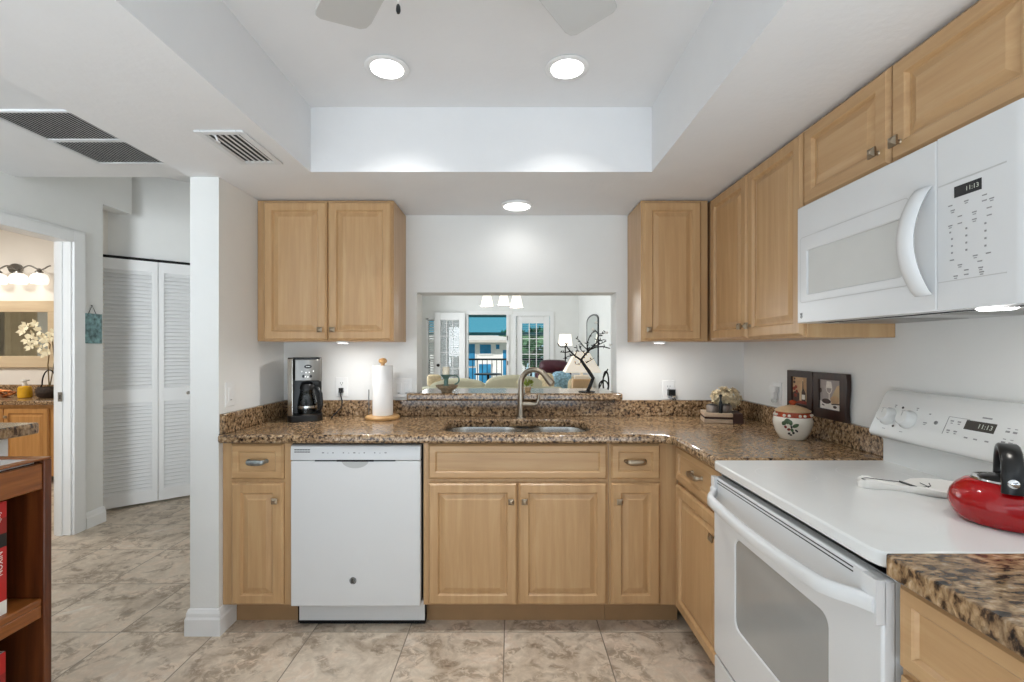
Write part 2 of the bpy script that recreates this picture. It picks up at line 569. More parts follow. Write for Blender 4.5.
def arc(c, r, a0, a1, n, ex, ey):
    c, ex, ey = Vector(c), Vector(ex), Vector(ey)
    return [c + ex*(r*math.cos(math.radians(a0+(a1-a0)*k/n))) + ey*(r*math.sin(math.radians(a0+(a1-a0)*k/n))) for k in range(n+1)]
def rrect(x0, x1, y0, y1, r, n=6):
    out = []
    for cx, cy, a in ((x1-r, y1-r, 0), (x0+r, y1-r, 90), (x0+r, y0+r, 180), (x1-r, y0+r, 270)):
        for k in range(n+1):
            t = math.radians(a + 90*k/n)
            out.append((cx + r*math.cos(t), cy + r*math.sin(t)))
    return out
X_, Y_, Z_ = Vector((1,0,0)), Vector((0,1,0)), Vector((0,0,1))

# ------------------------------------------------------------------ dimensions of the place
XL, XR = -1.348, 1.37          # kitchen side walls
YB = 2.76                      # kitchen face of the wall with the opening
CEIL, HIGH = 2.103, 2.393      # dropped ceiling and main ceiling
HALLX = -3.11                  # hall wall with the bathroom doorway

# ------------------------------------------------------------------ room shell
b = MB('tile'); b.box(-8.4, 1.5, -3.0, 9.7, -0.08, 0.0)
struct(b.build('floor', origin=(0, 0, 0)))

b = MB('wall_paint')
b.box(-1.48, -0.562, YB, 2.92, 0, 2.8)
b.box(0.618, XR, YB, 2.92, 0, 2.8)
b.box(-0.562, 0.618, YB, 2.92, 0, 1.014)
b.box(-0.562, 0.618, YB, 2.92, 1.647, 2.8)
struct(b.build('wall_back'))
b = MB('wall_paint'); b.box(-1.48, XL, 2.147, YB, 0, HIGH)
struct(b.build('wall_left'))
b = MB('wall_paint'); b.box(XR, 1.5, -3.0, 9.7, 0, 2.9)
struct(b.build('wall_right'))
b = MB('wall_paint')
b.box(HALLX-0.12, HALLX, -3.0, 2.42, 0, 2.8)
b.box(HALLX-0.12, HALLX, 3.30, 3.55, 0, 2.8)
b.box(HALLX-0.12, HALLX, 2.42, 3.30, 2.082, 2.8)
b.box(HALLX-0.12, HALLX, 3.55, 3.82, 2.415, 2.8)
struct(b.build('wall_hall'))
# closet wall standing at an angle at the end of the hall
CU = Vector((0.7615, 0.648, 0)); CN = Vector((0.648, -0.7615, 0)); C0 = Vector((-3.31, 3.765, 0))
b = MB('wall_paint')
b.obox(C0 + CU*0.57 + CN*-0.09 + Z_*2.44, CU, Z_, CN, 1.24, 0.76, 0.12)
b.obox(C0 + CU*1.335 + CN*-0.09 + Z_*1.4, CU, Z_, CN, 1.09, 2.8, 0.12)
b.obox(C0 + CU*0.37 + CN*-0.45 + Z_*1.4, CU, Z_, CN, 1.0, 2.8, 0.04)
struct(b.build('wall_closet'))
b = MB('wall_paint'); b.box(-2.05, -1.9, 4.95, 9.7, 0, 2.9)
struct(b.build('wall_living_left'))
b = MB('wall_paint')
FY = 9.6
b.box(-2.0, -1.72, FY, FY+0.12, 0, 2.9)
b.box(-1.72, -1.60, FY, FY+0.12, 0, 0.62); b.box(-1.72, -1.60, FY, FY+0.12, 1.92, 2.9)
b.box(-1.60, -0.93, FY, FY+0.12, 0, 2.9)
b.box(-0.93, 0.80, FY, FY+0.12, 2.05, 2.9)
b.box(0.80, XR, FY, FY+0.12, 0, 2.9)
b.box(-0.06, 0.02, FY, FY+0.12, 0, 2.05)
struct(b.build('wall_living_far'))
b = MB('bath_paint')
b.box(-8.3, -3.3, 5.07, 5.2, 0, 2.78)
b.box(-3.42, -3.30, 3.56, 5.07, 0, 2.78)
b.box(-8.4, -8.2, 1.7, 5.2, 0, 2.78)
b.box(-8.3, HALLX-0.12, 1.7, 1.8, 0, 2.78)
struct(b.build('wall_bathroom'))

# ceilings: the main slab with two lamp holes, and the dropped ring around the tray
CANS = [(-0.479, 1.79), (0.211, 1.79)]
def circ(c, r, n=24): return [(c[0]+r*math.cos(2*math.pi*k/n), c[1]+r*math.sin(2*math.pi*k/n)) for k in range(n)]
b = MB('ceiling_paint')
b.slab([(HALLX-0.1, -3.0), (1.45, -3.0), (1.45, 2.80), (-1.45, 2.80), (-1.45, 2.934), (HALLX-0.1, 2.934)], [circ(c, 0.066) for c in CANS], HIGH, HIGH+0.12)
b.box(-8.4, HALLX-0.10, 1.7, 5.2, 2.76, 2.86)
b.box(-4.2, 1.5, 2.93, 9.75, 2.80, 2.9)
TX0, TX1, TY0, TY1 = -0.900, 0.625, -0.60, 2.086
b.box(-1.48, TX0, -0.95, YB+0.02, CEIL, HIGH+0.02)
b.box(TX1, XR+0.02, -0.95, YB+0.02, CEIL, HIGH+0.02)
b.box(TX0-0.01, TX1+0.01, TY1, YB+0.02, CEIL+0.0001, HIGH+0.02)
b.box(TX0-0.01, TX1+0.01, -0.95, TY0, CEIL+0.0001, HIGH+0.02)
b.box(HALLX-0.1, -1.40, 2.80, 2.932, HIGH+0.06, 2.85)
struct(b.build('ceiling'))

# baseboards
def mitred(b, path, d):
    P = [Vector((x, y, 0)) for x, y in path]
    loops = []
    for i, p in enumerate(P):
        d0 = (p - P[i-1]).normalized() if i else (P[1]-P[0]).normalized()
        d1_ = (P[i+1]-p).normalized() if i < len(P)-1 else d0
        n0, n1 = Vector((d0.y, -d0.x, 0)), Vector((d1_.y, -d1_.x, 0))
        m = (n0+n1).normalized(); m = m / max(0.3, m.dot(n0))
        loops.append([p + m*q + Z_*z for q, z in base_prof(d)])
    b.loft(loops)
def base_prof(d): return [(0,0),(d,0),(d,0.075),(d*0.75,0.085),(d*0.7,0.10),(d*0.35,0.118),(0,0.12)]
b = MB('trim_white')
mitred(b, [(-1.48, 2.92), (-1.48, 2.147), (XL, 2.147), (XL, 2.26)], 0.016)
struct(b.build('baseboard_left'))
b = MB('trim_white')
mitred(b, [(HALLX, 3.40), (HALLX, 3.55), (HALLX-0.12, 3.55)], 0.014)
struct(b.build('baseboard_hall'))
# casing of the bathroom doorway
b = MB('trim_white')
b.box(HALLX-0.118, HALLX+0.001, 3.288, 3.301, 0, 2.07)
b.box(HALLX-0.09, HALLX-0.05, 3.276, 3.289, 0, 2.07)
b.box(HALLX, HALLX+0.018, 3.30, 3.385, 0, 2.145)
b.box(HALLX, HALLX+0.011, 3.385, 3.40, 0, 2.145)
b.box(HALLX, HALLX+0.018, 2.42, 3.30, 2.068, 2.145)
b.box(HALLX, HALLX+0.011, 2.335, 3.40, 2.145, 2.16)
b.box(HALLX, HALLX+0.018, 2.335, 2.42, 0, 2.145)
b.box(HALLX-0.12, HALLX+0.001, 2.42, 3.30, 2.068, 2.082)
b.box(HALLX-0.12, HALLX+0.001, 2.419, 2.432, 0, 2.07)
dt = struct(b.build('trim_1', bevel=(0.003, 2)))
b = MB('steel_dark'); b.box(HALLX-0.075, HALLX-0.045, 3.2745, 3.2765, 0.945, 1.01); b.m('slot').box(HALLX-0.066, HALLX-0.054, 3.273, 3.275, 0.962, 0.993)
b.build('strike_plate', dt)

# bifold louvred closet doors
def leaf_mb(s0, s1):
    W = s1 - s0
    P = lambda s, z, d: C0 + CU*(s0+s) + Z_*z + CN*d
    b = MB('trim_white'); T = 0.028; st = 0.042
    def bar(sa, sb, za, zb): b.obox(P((sa+sb)/2, (za+zb)/2, 0), CU, Z_, CN, sb-sa, zb-za, T)
    bar(0.002, st, 0.02, 2.055); bar(W-st, W-0.002, 0.02, 2.055)
    for za, zb in ((0.02, 0.115), (0.865, 0.98), (1.965, 2.055)): bar(st, W-st, za, zb)
    for za, zb in ((0.115, 0.865), (0.98, 1.965)):
        n = int((zb-za)/0.031)
        for k in range(n):
            z = za + (k+0.5)*(zb-za)/n
            v = (Z_*0.80 + CN*-0.60).normalized(); nn = CU.cross(v)
            b.obox(P(W/2, z, 0.0), CU, v, nn, W-2*st, 0.037, 0.006)
    return b
d1 = bpy.data.objects.new('door_1', None); d1.empty_display_size = 0.05; d1.location = C0; COL.objects.link(d1); struct(d1)
for s0, s1 in ((-0.036, 0.364), (0.364, 0.764)):
    lf = leaf_mb(s0, s1).build('door_leaf', d1)
    if s0 > 0:
        k = MB('chrome')
        c = C0 + CU*0.575 + Z_*0.93
        k.lathe([(0.005,0.012),(0.005,0.028),(0.014,0.034),(0.016,0.042),(0.008,0.05)], c, CN, 16)
        k.build('knob', lf, smooth=40)
b = MB('black_gap'); b.obox(C0 + CU*0.4 + Z_*2.067 + CN*-0.005, CU, Z_, CN, 0.9, 0.022, 0.03)
b.build('track', d1)

# ------------------------------------------------------------------ ceiling fittings
def can_light(x, y, label):
    t = thing('recessed_light', (x, y, HIGH), label, 'ceiling light', 'recessed lights in the tray ceiling')
    b = MB('plate_white')
    b.lathe([(0.060,0.0),(0.080,-0.001),(0.084,-0.006),(0.078,-0.011),(0.062,-0.009),(0.060,-0.002)], (x,y,HIGH), n=36, cap0=False, cap1=False)
    b.m('can_cone').lathe([(0.060,-0.002),(0.055,0.03),(0.050,0.085),(0.052,0.085),(0.0605,0.03)], (x,y,HIGH), n=36, cap0=False, cap1=False)
    b.build('trim_ring', t, smooth=50)
    b = MB('lamp_white'); b.lathe([(0.051,0.078),(0.051,0.084)], (x,y,HIGH), n=30)
    b.build('lens', t, smooth=40)
    d = bpy.data.lights.new('downlight', 'AREA'); d.shape = 'DISK'; d.size = 0.094; d.energy = 5.0; d.color = (1, 0.99, 0.97); d.spread = math.radians(135)
    o = bpy.data.objects.new('downlight', d); o.location = (0, 0, 0.072); COL.objects.link(o); o.parent = t
    return t
can_light(*CANS[0], 'round recessed downlight in the tray ceiling, beside the fan pull chain')
can_light(*CANS[1], 'round recessed downlight in the tray ceiling, nearer the wall oven side of the room'.replace('wall oven', 'microwave'))
SX, SY = 0.027, 2.545
t = thing('ceiling_light', (SX, SY, CEIL), 'flat round flush light on the dropped ceiling above the sink', 'ceiling light')
b = MB('plate_white'); b.lathe([(0.078,0),(0.086,-0.004),(0.084,-0.014),(0.073,-0.017),(0.07,-0.012)], (SX,SY,CEIL), n=36, cap1=False)
b.build('trim_ring', t, smooth=50)
b = MB('lamp_white'); b.lathe([(0.0715,-0.012),(0.066,-0.0165),(0.03,-0.018)], (SX,SY,CEIL), n=36)
b.build('lens', t, smooth=50)
d = bpy.data.lights.new('downlight', 'AREA'); d.shape = 'DISK'; d.size = 0.13; d.energy = 0.35; d.color = (1, 0.98, 0.95); d.spread = math.radians(140)
o = bpy.data.objects.new('downlight', d); o.location = (0, 0, -0.02); COL.objects.link(o); o.parent = t

t = thing('ceiling_vent', (-1.06, 1.83, CEIL), 'small white supply vent with dark slots in the dropped ceiling', 'vent')
b = MB('vent_white')
x0, x1, y0, y1 = -1.152, -0.972, 1.685, 1.985
for bx in ((x0, x0+0.026, y0, y1), (x1-0.026, x1, y0, y1), (x0+0.026, x1-0.026, y0, y0+0.026), (x0+0.026, x1-0.026, y1-0.026, y1)):
    b.box(*bx, CEIL-0.008, CEIL+0.001)
b.build('frame', t, bevel=(0.003, 2))
b = MB('vent_dark'); b.box(x0+0.02, x1-0.02, y0+0.02, y1-0.02, CEIL-0.0012, CEIL-0.0002); b.build('backing', t)
b = MB('vent_slat')
for k in range(6):
    x = x0 + 0.034 + k*0.0224
    b.obox((x, (y0+y1)/2, CEIL-0.006), Y_, Vector((0.75, 0, 0.66)), Vector((0.66, 0, -0.75)), y1-y0-0.05, 0.0055, 0.0015)
b.build('slats', t)
b = MB('trim_white'); b.tube([(x0+0.062, y0+0.03, CEIL-0.006), (x0+0.066, y0+0.036, CEIL-0.022), (x0+0.066, y0+0.05, CEIL-0.024)], 0.0035, 8); b.build('lever', t, smooth=50)

t = thing('return_air_vent', (-2.14, 2.41, HIGH), 'large two panel return air grille in the hall ceiling', 'vent')
x0, x1 = -2.40, -1.86
for y0, y1 in ((2.105, 2.405), (2.405, 2.705)):
    b = MB('vent_white')
    for bx in ((x0, x0+0.022, y0, y1), (x1-0.022, x1, y0, y1), (x0+0.022, x1-0.022, y0, y0+0.014), (x0+0.022, x1-0.022, y1-0.014, y1)):
        b.box(*bx, HIGH-0.010, HIGH+0.001)
    fr = b.build('grille_panel', t)
    b = MB('vent_dark'); b.box(x0+0.02, x1-0.02, y0+0.012, y1-0.012, HIGH-0.002, HIGH-0.001); b.build('backing', fr)
    b = MB('vent_slat')
    n = 27
    for k in range(n):
        x = x0 + 0.026 + k*(x1-x0-0.052)/(n-1)
        b.obox((x, (y0+y1)/2, HIGH-0.006), Y_, Vector((0.93, 0, -0.37)), Vector((-0.37, 0, -0.93)), y1-y0-0.028, 0.0142, 0.0012)
    b.build('slats', fr)

# ceiling fan
FC = Vector((-0.115, 0.757, 0)); FZ = 2.155
t = thing('ceiling_fan', (FC.x, FC.y, HIGH), 'white ceiling fan hanging in the tray ceiling, two blade tips showing', 'ceiling fan')
b = MB('fan_white'); b.lathe([(0.075,0),(0.078,-0.03),(0.03,-0.06),(0.03,-0.09),(0.10,-0.11),(0.125,-0.15),(0.125,-0.20),(0.09,-0.235),(0.07,-0.25),(0.072,-0.30),(0.05,-0.325)], (FC.x, FC.y, HIGH), n=36)
b.build('motor_housing', t, smooth=40)
for k in range(5):
    az = math.radians(36 + 72*k)
    d = Vector((math.sin(az), math.cos(az), 0)); p = Vector((math.cos(az), -math.sin(az), 0))
    wv = (p + Z_*0.17).normalized(); nv = d.cross(wv)
    outline = []
    for r, w in ((0.17, 0.045), (0.24, 0.055), (0.40, 0.066), (0.528, 0.071)): outline.append((r, w))
    tip = [(0.548, 0.066), (0.558, 0.052)]
    prof = [(r, -w) for r, w in outline] + [(r, -w) for r, w in tip] + [(r+0.004, w) for r, w in reversed(tip)] + [(r, w) for r, w in reversed(outline)]
    c = Vector((FC.x, FC.y, FZ))
    b = MB('fan_white')
    b.loft([[c + d*r + wv*w + nv*h for r, w in prof] for h in (-0.003, 0.003)])
    bl = b.build('blade', t, bevel=(0.002, 2))
    b = MB('fan_white'); b.loft([[c + d*r + wv*w + nv*h for r, w in ((0.10,-0.018),(0.16,-0.03),(0.235,-0.04),(0.235,0.04),(0.16,0.03),(0.10,0.018))] for h in (0.003, 0.008)])
    b.build('blade_bracket', bl)
b = MB('plate_white')
CX, CY = -0.188, 0.772
b.tube([(CX+0.005, CY-0.005, HIGH-0.29), (CX+0.001, CY, HIGH-0.33), (CX, CY, 1.885)], 0.0012, 6)
for k in range(16): b.sphere((CX, CY, 1.89+k*0.011), 0.0024, 8, 6)
b.m('black_plastic').lathe([(0.002,0.014),(0.0035,0.011),(0.004,0.004),(0.0025,0.0)], (CX, CY, 1.866), n=12)
b.build('pull_chain', t, smooth=50)

# ------------------------------------------------------------------ cabinets
DOOR_R = [(0,0),(0,0.010),(0.010,0.020),(0.045,0.020),(0.0475,0.0172),(0.052,0.009),(0.058,0.009),(0.080,0.0175)]
DRAW_R = [(0,0),(0,0.010),(0.009,0.020),(0.033,0.020),(0.036,0.017),(0.040,0.0105)]
def front(parent, name, o, u, n, w, h, rings, mat, label=None):
    b = MB(mat); b.panel(o, u, Z_, n, w, h, rings)
    ob = b.build(name, parent)
    if label: ob['label'] = label
    return ob
def knob(parent, p, n, u):
    p, n, u = Vector(p), Vector(n), Vector(u)
    b = MB('nickel'); b.lathe([(0.008,0),(0.005,0.004),(0.005,0.014)], p, n, 14)
    s = 0.0135
    b.panel(p + n*0.013 - u*s - Z_*s, u, Z_, n, 2*s, 2*s, [(0.004,0),(0,0.004),(0,0.009),(0.005,0.012),(0.009,0.0155)])
    b.build('knob', parent, smooth=25)
def pull(parent, p, n, u, L=0.10, mat='nickel'):
    p, n, u = Vector(p), Vector(n), Vector(u)
    b = MB(mat)
    pts, rs = [], []
    for k in range(15):
        a = math.pi*k/14
        pts.append(p + u*(-L/2*math.cos(a)) + n*(0.004 + 0.022*min(1, math.sin(a)*1.7)) - Z_*0.003*math.sin(a))
        rs.append(0.0065 + 0.0075*math.sin(a))
    b.tube(pts, rs, 12, flat=0.6, up=Z_)
    for s in (-1, 1): b.lathe([(0.010,0),(0.009,0.004),(0.006,0.008)], p + u*(s*L/2*0.97), n, 14)
    b.build('pull_handle', parent, smooth=50)
def puck(parent, x, y, z):
    b = MB('plate_white'); b.lathe([(0.034,0),(0.034,-0.008),(0.029,-0.010)], (x,y,z), n=24, cap1=False); b.m('lamp_white').lathe([(0.029,-0.008),(0.024,-0.011)], (x,y,z), n=24)
    pk = b.build('puck_light', parent, smooth=40)
    d = bpy.data.lights.new('puck', 'AREA'); d.shape = 'DISK'; d.size = 0.05; d.energy = 1.3; d.color = (1, 1, 0.99)
    o = bpy.data.objects.new('puck', d); COL.objects.link(o); o.parent = pk
    o.location = Vector((x, y, z-0.014)) - parent.location

# wall cabinets
UZ0, UZ1, UY = 1.353, 2.098, 2.47
NB = Vector((0,-1,0)); NR = Vector((-1,0,0)); UR = Vector((0,-1,0))
GW = 'wall cabinets over the counters'
t = thing('wall_cabinet', (-0.985, 2.615, UZ0), 'light maple wall cabinet with two doors above the coffee maker', 'cabinet', GW)
b = MB('maple'); b.box(XL+0.002, -0.626, UY, YB-0.002, UZ0, UZ1); b.build('body', t, bevel=(0.002, 2))
for x0, x1, kx in ((-1.308, -0.973, -1.003), (-0.968, -0.633, -0.938)):
    f = front(t, 'door', (x0, UY, UZ0+0.006), X_, NB, x1-x0, UZ1-UZ0-0.016, DOOR_R, 'maple')
    knob(f, (kx, UY-0.019, UZ0+0.06), NB, X_)
puck(t, -0.90, 2.49, UZ0)
t = thing('wall_cabinet', (0.86, 2.615, UZ0), 'single door maple wall cabinet beside the pass-through, facing the sink side', 'cabinet', GW)
b = MB('maple'); b.box(0.682, 1.035, UY, YB-0.002, UZ0, UZ1); b.build('body', t, bevel=(0.002, 2))
f = front(t, 'door', (0.690, UY, UZ0+0.006), X_, NB, 0.305, UZ1-UZ0-0.016, DOOR_R, 'maple')
knob(f, (0.716, UY-0.019, UZ0+0.06), NB, X_)
puck(t, 0.785, 2.49, UZ0)
RX = 1.053
t = thing('wall_cabinet', (1.21, 2.06, UZ0), 'tall maple wall cabinet with two doors between the corner and the microwave', 'cabinet', GW)
b = MB('maple'); b.box(RX, XR-0.002, 1.666, YB-0.002, UZ0, UZ1); b.build('body', t, bevel=(0.002, 2))
f = front(t, 'door', (RX, 2.440, UZ0+0.006), UR, NR, 0.378, UZ1-UZ0-0.016, DOOR_R, 'maple'); knob(f, (RX-0.019, 2.092, UZ0+0.06), NR, UR)
f = front(t, 'door', (RX, 2.057, UZ0+0.006), UR, NR, 0.385, UZ1-UZ0-0.016, DOOR_R, 'maple'); knob(f, (RX-0.019, 2.027, UZ0+0.06), NR, UR)
MZ0, MZ1 = 1.402, 1.809
t = thing('wall_cabinet', (1.21, 1.28, MZ1+0.006), 'short maple wall cabinet with two doors above the white microwave', 'cabinet', GW)
b = MB('maple'); b.box(RX, XR-0.002, 0.896, 1.662, MZ1+0.006, UZ1); b.build('body', t, bevel=(0.002, 2))
f = front(t, 'door', (RX, 1.660, MZ1+0.010), UR, NR, 0.377, UZ1-MZ1-0.020, DOOR_R, 'maple_y'); knob(f, (RX-0.019, 1.318, MZ1+0.055), NR, UR)
f = front(t, 'door', (RX, 1.277, MZ1+0.010), UR, NR, 0.377, UZ1-MZ1-0.020, DOOR_R, 'maple_y'); knob(f, (RX-0.019, 1.245, MZ1+0.055), NR, UR)

# base cabinets
BF = 2.175                     # carcass front; door fronts stand 20 mm proud
CT0, CT1 = 0.880, 0.920        # worktop underside and top
DZ0, DZ1, WZ0, WZ1 = 0.128, 0.694, 0.710, 0.872
GB = 'base cabinets under the counters'
def carcass(t, x0, x1, y0, y1, toe, face='y'):
    b = MB('maple')
    zt_ = CT0-0.001
    if face == 'y':
        b.box(x0, x1, y0, y0+0.018, 0.14, zt_).box(x0, x0+0.016, y0+0.018, y1, 0.14, zt_).box(x1-0.016, x1, y0+0.018, y1, 0.14, zt_)
    else:
        b.box(x0, x0+0.018, y0, y1, 0.14, zt_).box(x0+0.018, x1, y0, y0+0.016, 0.14, zt_).box(x0+0.018, x1, y1-0.016, y1, 0.14, zt_)
    b.box(x0, x1, y0, y1, 0.122, 0.14)
    b.build('body', t)
    b = MB('toe_kick'); b.box(*toe, 0.0, 0.122); b.build('toe_kick', t)
t = thing('base_cabinet', (-1.186, 2.45, 0), 'narrow maple base cabinet between the white wall end and the dishwasher', 'cabinet', GB)
carcass(t, XL+0.002, -1.026, BF, 2.73, (XL+0.002, -1.026, 2.262, 2.73))
f = front(t, 'door', (-1.300, BF, DZ0), X_, NB, 0.242, DZ1-DZ0, DOOR_R, 'maple'); knob(f, (-1.088, BF-0.019, 0.615), NB, X_)
f = front(t, 'drawer', (-1.300, BF, WZ0), X_, NB, 0.242, WZ1-WZ0, DRAW_R, 'maple_x'); pull(f, (-1.179, BF-0.0105, 0.793), NB, X_, 0.085, 'pewter')
t = thing('base_cabinet', (0.02, 2.45, 0), 'wide maple sink base cabinet with two doors under one long false drawer front', 'cabinet', GB)
carcass(t, -0.412, 0.448, BF, 2.73, (-0.412, 0.448, 2.262, 2.73))
f = front(t, 'door', (-0.388, BF, DZ0), X_, NB, 0.413, DZ1-DZ0, DOOR_R, 'maple'); knob(f, (-0.004, BF-0.019, 0.612), NB, X_)
f = front(t, 'door', (0.030, BF, DZ0), X_, NB, 0.410, DZ1-DZ0, DOOR_R, 'maple'); knob(f, (0.058, BF-0.019, 0.612), NB, X_)
front(t, 'false_drawer_front', (-0.388, BF, WZ0), X_, NB, 0.828, WZ1-WZ0, DRAW_R, 'maple_x')
t = thing('base_cabinet', (0.59, 2.45, 0), 'narrow maple base cabinet in the corner between sink cabinet and oven run', 'cabinet', GB)
carcass(t, 0.450, 0.768, BF, 2.73, (0.450, 0.80, 2.262, 2.73))
f = front(t, 'door', (0.458, BF, DZ0), X_, NB, 0.228, DZ1-DZ0, DOOR_R, 'maple'); knob(f, (0.494, BF-0.019, 0.612), NB, X_)
f = front(t, 'drawer', (0.458, BF, WZ0), X_, NB, 0.228, WZ1-WZ0, DRAW_R, 'maple_x'); pull(f, (0.572, BF-0.0105, 0.793), NB, X_, 0.09)
RF = 0.770                     # carcass front of the right-hand run
t = thing('base_cabinet', (1.06, 1.92, 0), 'maple base cabinet with one drawer and door just past the oven', 'cabinet', GB)
carcass(t, RF, XR-0.002, 1.672, 2.174, (RF+0.085, XR-0.002, 1.672, 2.26), 'x')
f = front(t, 'door', (RF, 2.150, DZ0), UR, NR, 0.470, DZ1-DZ0, DOOR_R, 'maple'); knob(f, (RF-0.019, 1.722, 0.615), NR, UR)
f = front(t, 'drawer', (RF, 2.150, WZ0), UR, NR, 0.470, WZ1-WZ0, DRAW_R, 'maple_y'); pull(f, (RF-0.0105, 1.915, 0.793), NR, UR, 0.10)
t = thing('base_cabinet', (1.06, 0.55, 0), 'maple base cabinet on the near side of the white range', 'cabinet', GB)
NF = 0.748
carcass(t, NF, XR-0.002, 0.20, 0.893, (RF+0.085, XR-0.002, 0.20, 0.893), 'x')
f = front(t, 'door', (NF, 0.885, DZ0), UR, NR, 0.50, DZ1-DZ0, DOOR_R, 'maple')
f = front(t, 'drawer', (NF, 0.885, WZ0), UR, NR, 0.50, WZ1-WZ0, DRAW_R, 'maple_y'); pull(f, (NF-0.0105, 0.60, 0.793), NR, UR, 0.10)

# ------------------------------------------------------------------ worktops
hole = rrect(-0.345, 0.390, 2.205, 2.600, 0.13, 8)
t = thing('countertop', (0, 2.45, CT0), 'brown speckled granite countertop running under the sink into the corner', 'countertop', 'granite worktops')
b = MB('granite'); b.slab([(XL+0.001, 2.130), (0.655, 2.130), (0.695, 2.122), (0.716, 2.10), (0.725, 2.06), (0.725, 1.668), (XR-0.001, 1.668), (XR-0.001, YB-0.001), (XL+0.001, YB-0.001)], [hole], CT0, CT1)
b.build('slab', t, bevel=(0.012, 3))
b = MB('granite'); b.box(XL+0.001, XR-0.001, 2.736, YB-0.001, CT1+0.0005, 1.0125); b.build('backsplash', t, bevel=(0.003, 2))
b = MB('granite'); b.box(XL+0.001, XL+0.024, 2.150, 2.7355, CT1+0.0005, 1.0125); b.build('backsplash', t, bevel=(0.003, 2))
b = MB('granite'); b.box(XR-0.026, XR-0.001, 1.674, 2.7355, CT1+0.0005, 1.0125); b.build('backsplash', t, bevel=(0.003, 2))
b = MB('granite_near'); b.slab([(0.711, 0.20), (XR-0.001, 0.20), (XR-0.001, 0.896), (0.722, 0.896), (0.713, 0.891), (0.711, 0.882)], [], CT0, CT1)
tag(b.build('countertop', bevel=(0.013, 3)), 'large grained brown granite countertop on the near side of the range', 'countertop', 'granite worktops')
b = MB('granite'); b.slab([(-0.61, 2.695), (0.64, 2.695), (0.64, YB), (0.617, YB), (0.617, 3.06), (-0.561, 3.06), (-0.561, YB), (-0.61, YB)], [], 1.0145, 1.056)
tag(b.build('bar_ledge', bevel=(0.010, 3)), 'raised granite bar ledge in the pass-through opening behind the faucet', 'ledge', 'granite worktops')

# sink
t = thing('kitchen_sink', (0.02, 2.40, CT0), 'stainless steel double bowl sink set under the granite', 'sink')
def bowl(x0, x1):
    b = MB('steel')
    L = []
    for ins, z in ((-0.012, CT0-0.001), (0.0, CT0-0.002), (0.004, CT0-0.02), (0.014, CT0-0.16), (0.045, CT0-0.19)):
        L.append([(x, y, z) for x, y in rrect(x0+ins, x1-ins, 2.200+ins, 2.604-ins, max(0.03, 0.115-ins), 8)])
    b.loft(L, cap0=False)
    b.build('bowl', t, smooth=50)
    d = MB('steel_dark'); d.lathe([(0.045,0),(0.04,0.003),(0.025,0.001)], ((x0+x1)/2, 2.42, CT0-0.19), n=24); d.build('drain', t, smooth=40)
bowl(-0.350, 0.052); bowl(0.084, 0.395)
b = MB('steel'); b.box(0.050, 0.086, 2.215, 2.59, CT0-0.10, CT0-0.004); b.build('divider', t, bevel=(0.008, 3))

# faucet
fx, fy = 0.051, 2.672
t = thing('faucet', (fx, fy, CT1), 'brushed nickel gooseneck faucet behind the sink, spout turned sideways', 'faucet')
b = MB('faucet_nickel')
b.lathe([(0.030,0),(0.029,0.008),(0.021,0.014),(0.0185,0.03),(0.0175,0.10),(0.016,0.16)], (fx, fy, CT1), n=24)
b.build('body', t, smooth=40)
dirv = Vector((0.9, -0.436, 0))
r0 = 0.083
neck = [Vector((fx, fy, CT1+0.15)), Vector((fx, fy, CT1+0.185))]
neck += arc(Vector((fx, fy, CT1+0.193)) + dirv*r0, r0, 180, 38, 16, dirv, Z_)
b = MB('faucet_nickel'); b.tube(neck, [0.016]*2 + [0.0155]*17, 16)
b.build('spout', t, smooth=50)
e = neck[-1]; tn = (neck[-1]-neck[-2]).normalized()
b = MB('faucet_nickel'); b.lathe([(0.0165,-0.005),(0.0175,0.01),(0.020,0.05),(0.0205,0.062),(0.017,0.066)], e, tn, 20)
b.build('spray_head', t, smooth=40)
b = MB('faucet_nickel'); b.cyl((fx+0.012, fy-0.004, CT1+0.078), (fx+0.075, fy-0.02, CT1+0.078), 0.0155, 0.014, 18)
b.tube([(fx+0.075, fy-0.02, CT1+0.078), (fx+0.092, fy-0.023, CT1+0.083), (fx+0.10, fy-0.024, CT1+0.105), (fx+0.103, fy-0.024, CT1+0.135)], [0.012, 0.009, 0.0065, 0.006], 12)
b.build('lever_handle', t, smooth=50)

# ------------------------------------------------------------------ dishwasher
t = thing('dishwasher', (-0.722, 2.45, 0), 'white built-in dishwasher under the counter beside the sink', 'dishwasher')
DX0, DX1, DF = -1.020, -0.422, 2.150
b = MB('appliance_white'); b.box(DX0+0.01, DX1-0.01, DF+0.03, 2.72, 0.13, CT0-0.012); b.m('black_gap').box(DX0-0.002, DX1+0.002, DF+0.028, DF+0.05, 0.14, CT0-0.002); b.build('body', t)
b = MB('appliance_white')
pz = [(0.126,0),(0.13,-0.0),(0.80,-0.0)]
b.box(DX0, DX1, DF, DF+0.03, 0.126, 0.797)
b.build('door', t, bevel=(0.006, 3))
b = MB('appliance_white'); b.prism([(DF, 0.8), (DF+0.03, 0.8), (DF+0.03, 0.868), (DF+0.012, 0.868), (DF+0.003, 0.862), (DF, 0.85)], 'x', DX0, DX1)
cp = b.build('control_panel', t, bevel=(0.002, 2))
b = MB('vent_dark')
for z in (0.846, 0.836):
    for k in range(6): b.box(DX0+0.018+k*0.0122, DX0+0.018+k*0.0122+0.0112, DF-0.0006, DF+0.001, z, z+0.0042)
b.build('vent_slots', cp)
b = MB('print_grey')
for k in range(13):
    x = -0.875 + k*0.024
    if k in (3, 9): continue
    b.box(x, x+(0.006 if k % 3 else 0.010), DF-0.0005, DF+0.001, 0.832, 0.8345 if k % 2 else 0.837)
b.build('control_lettering', cp)
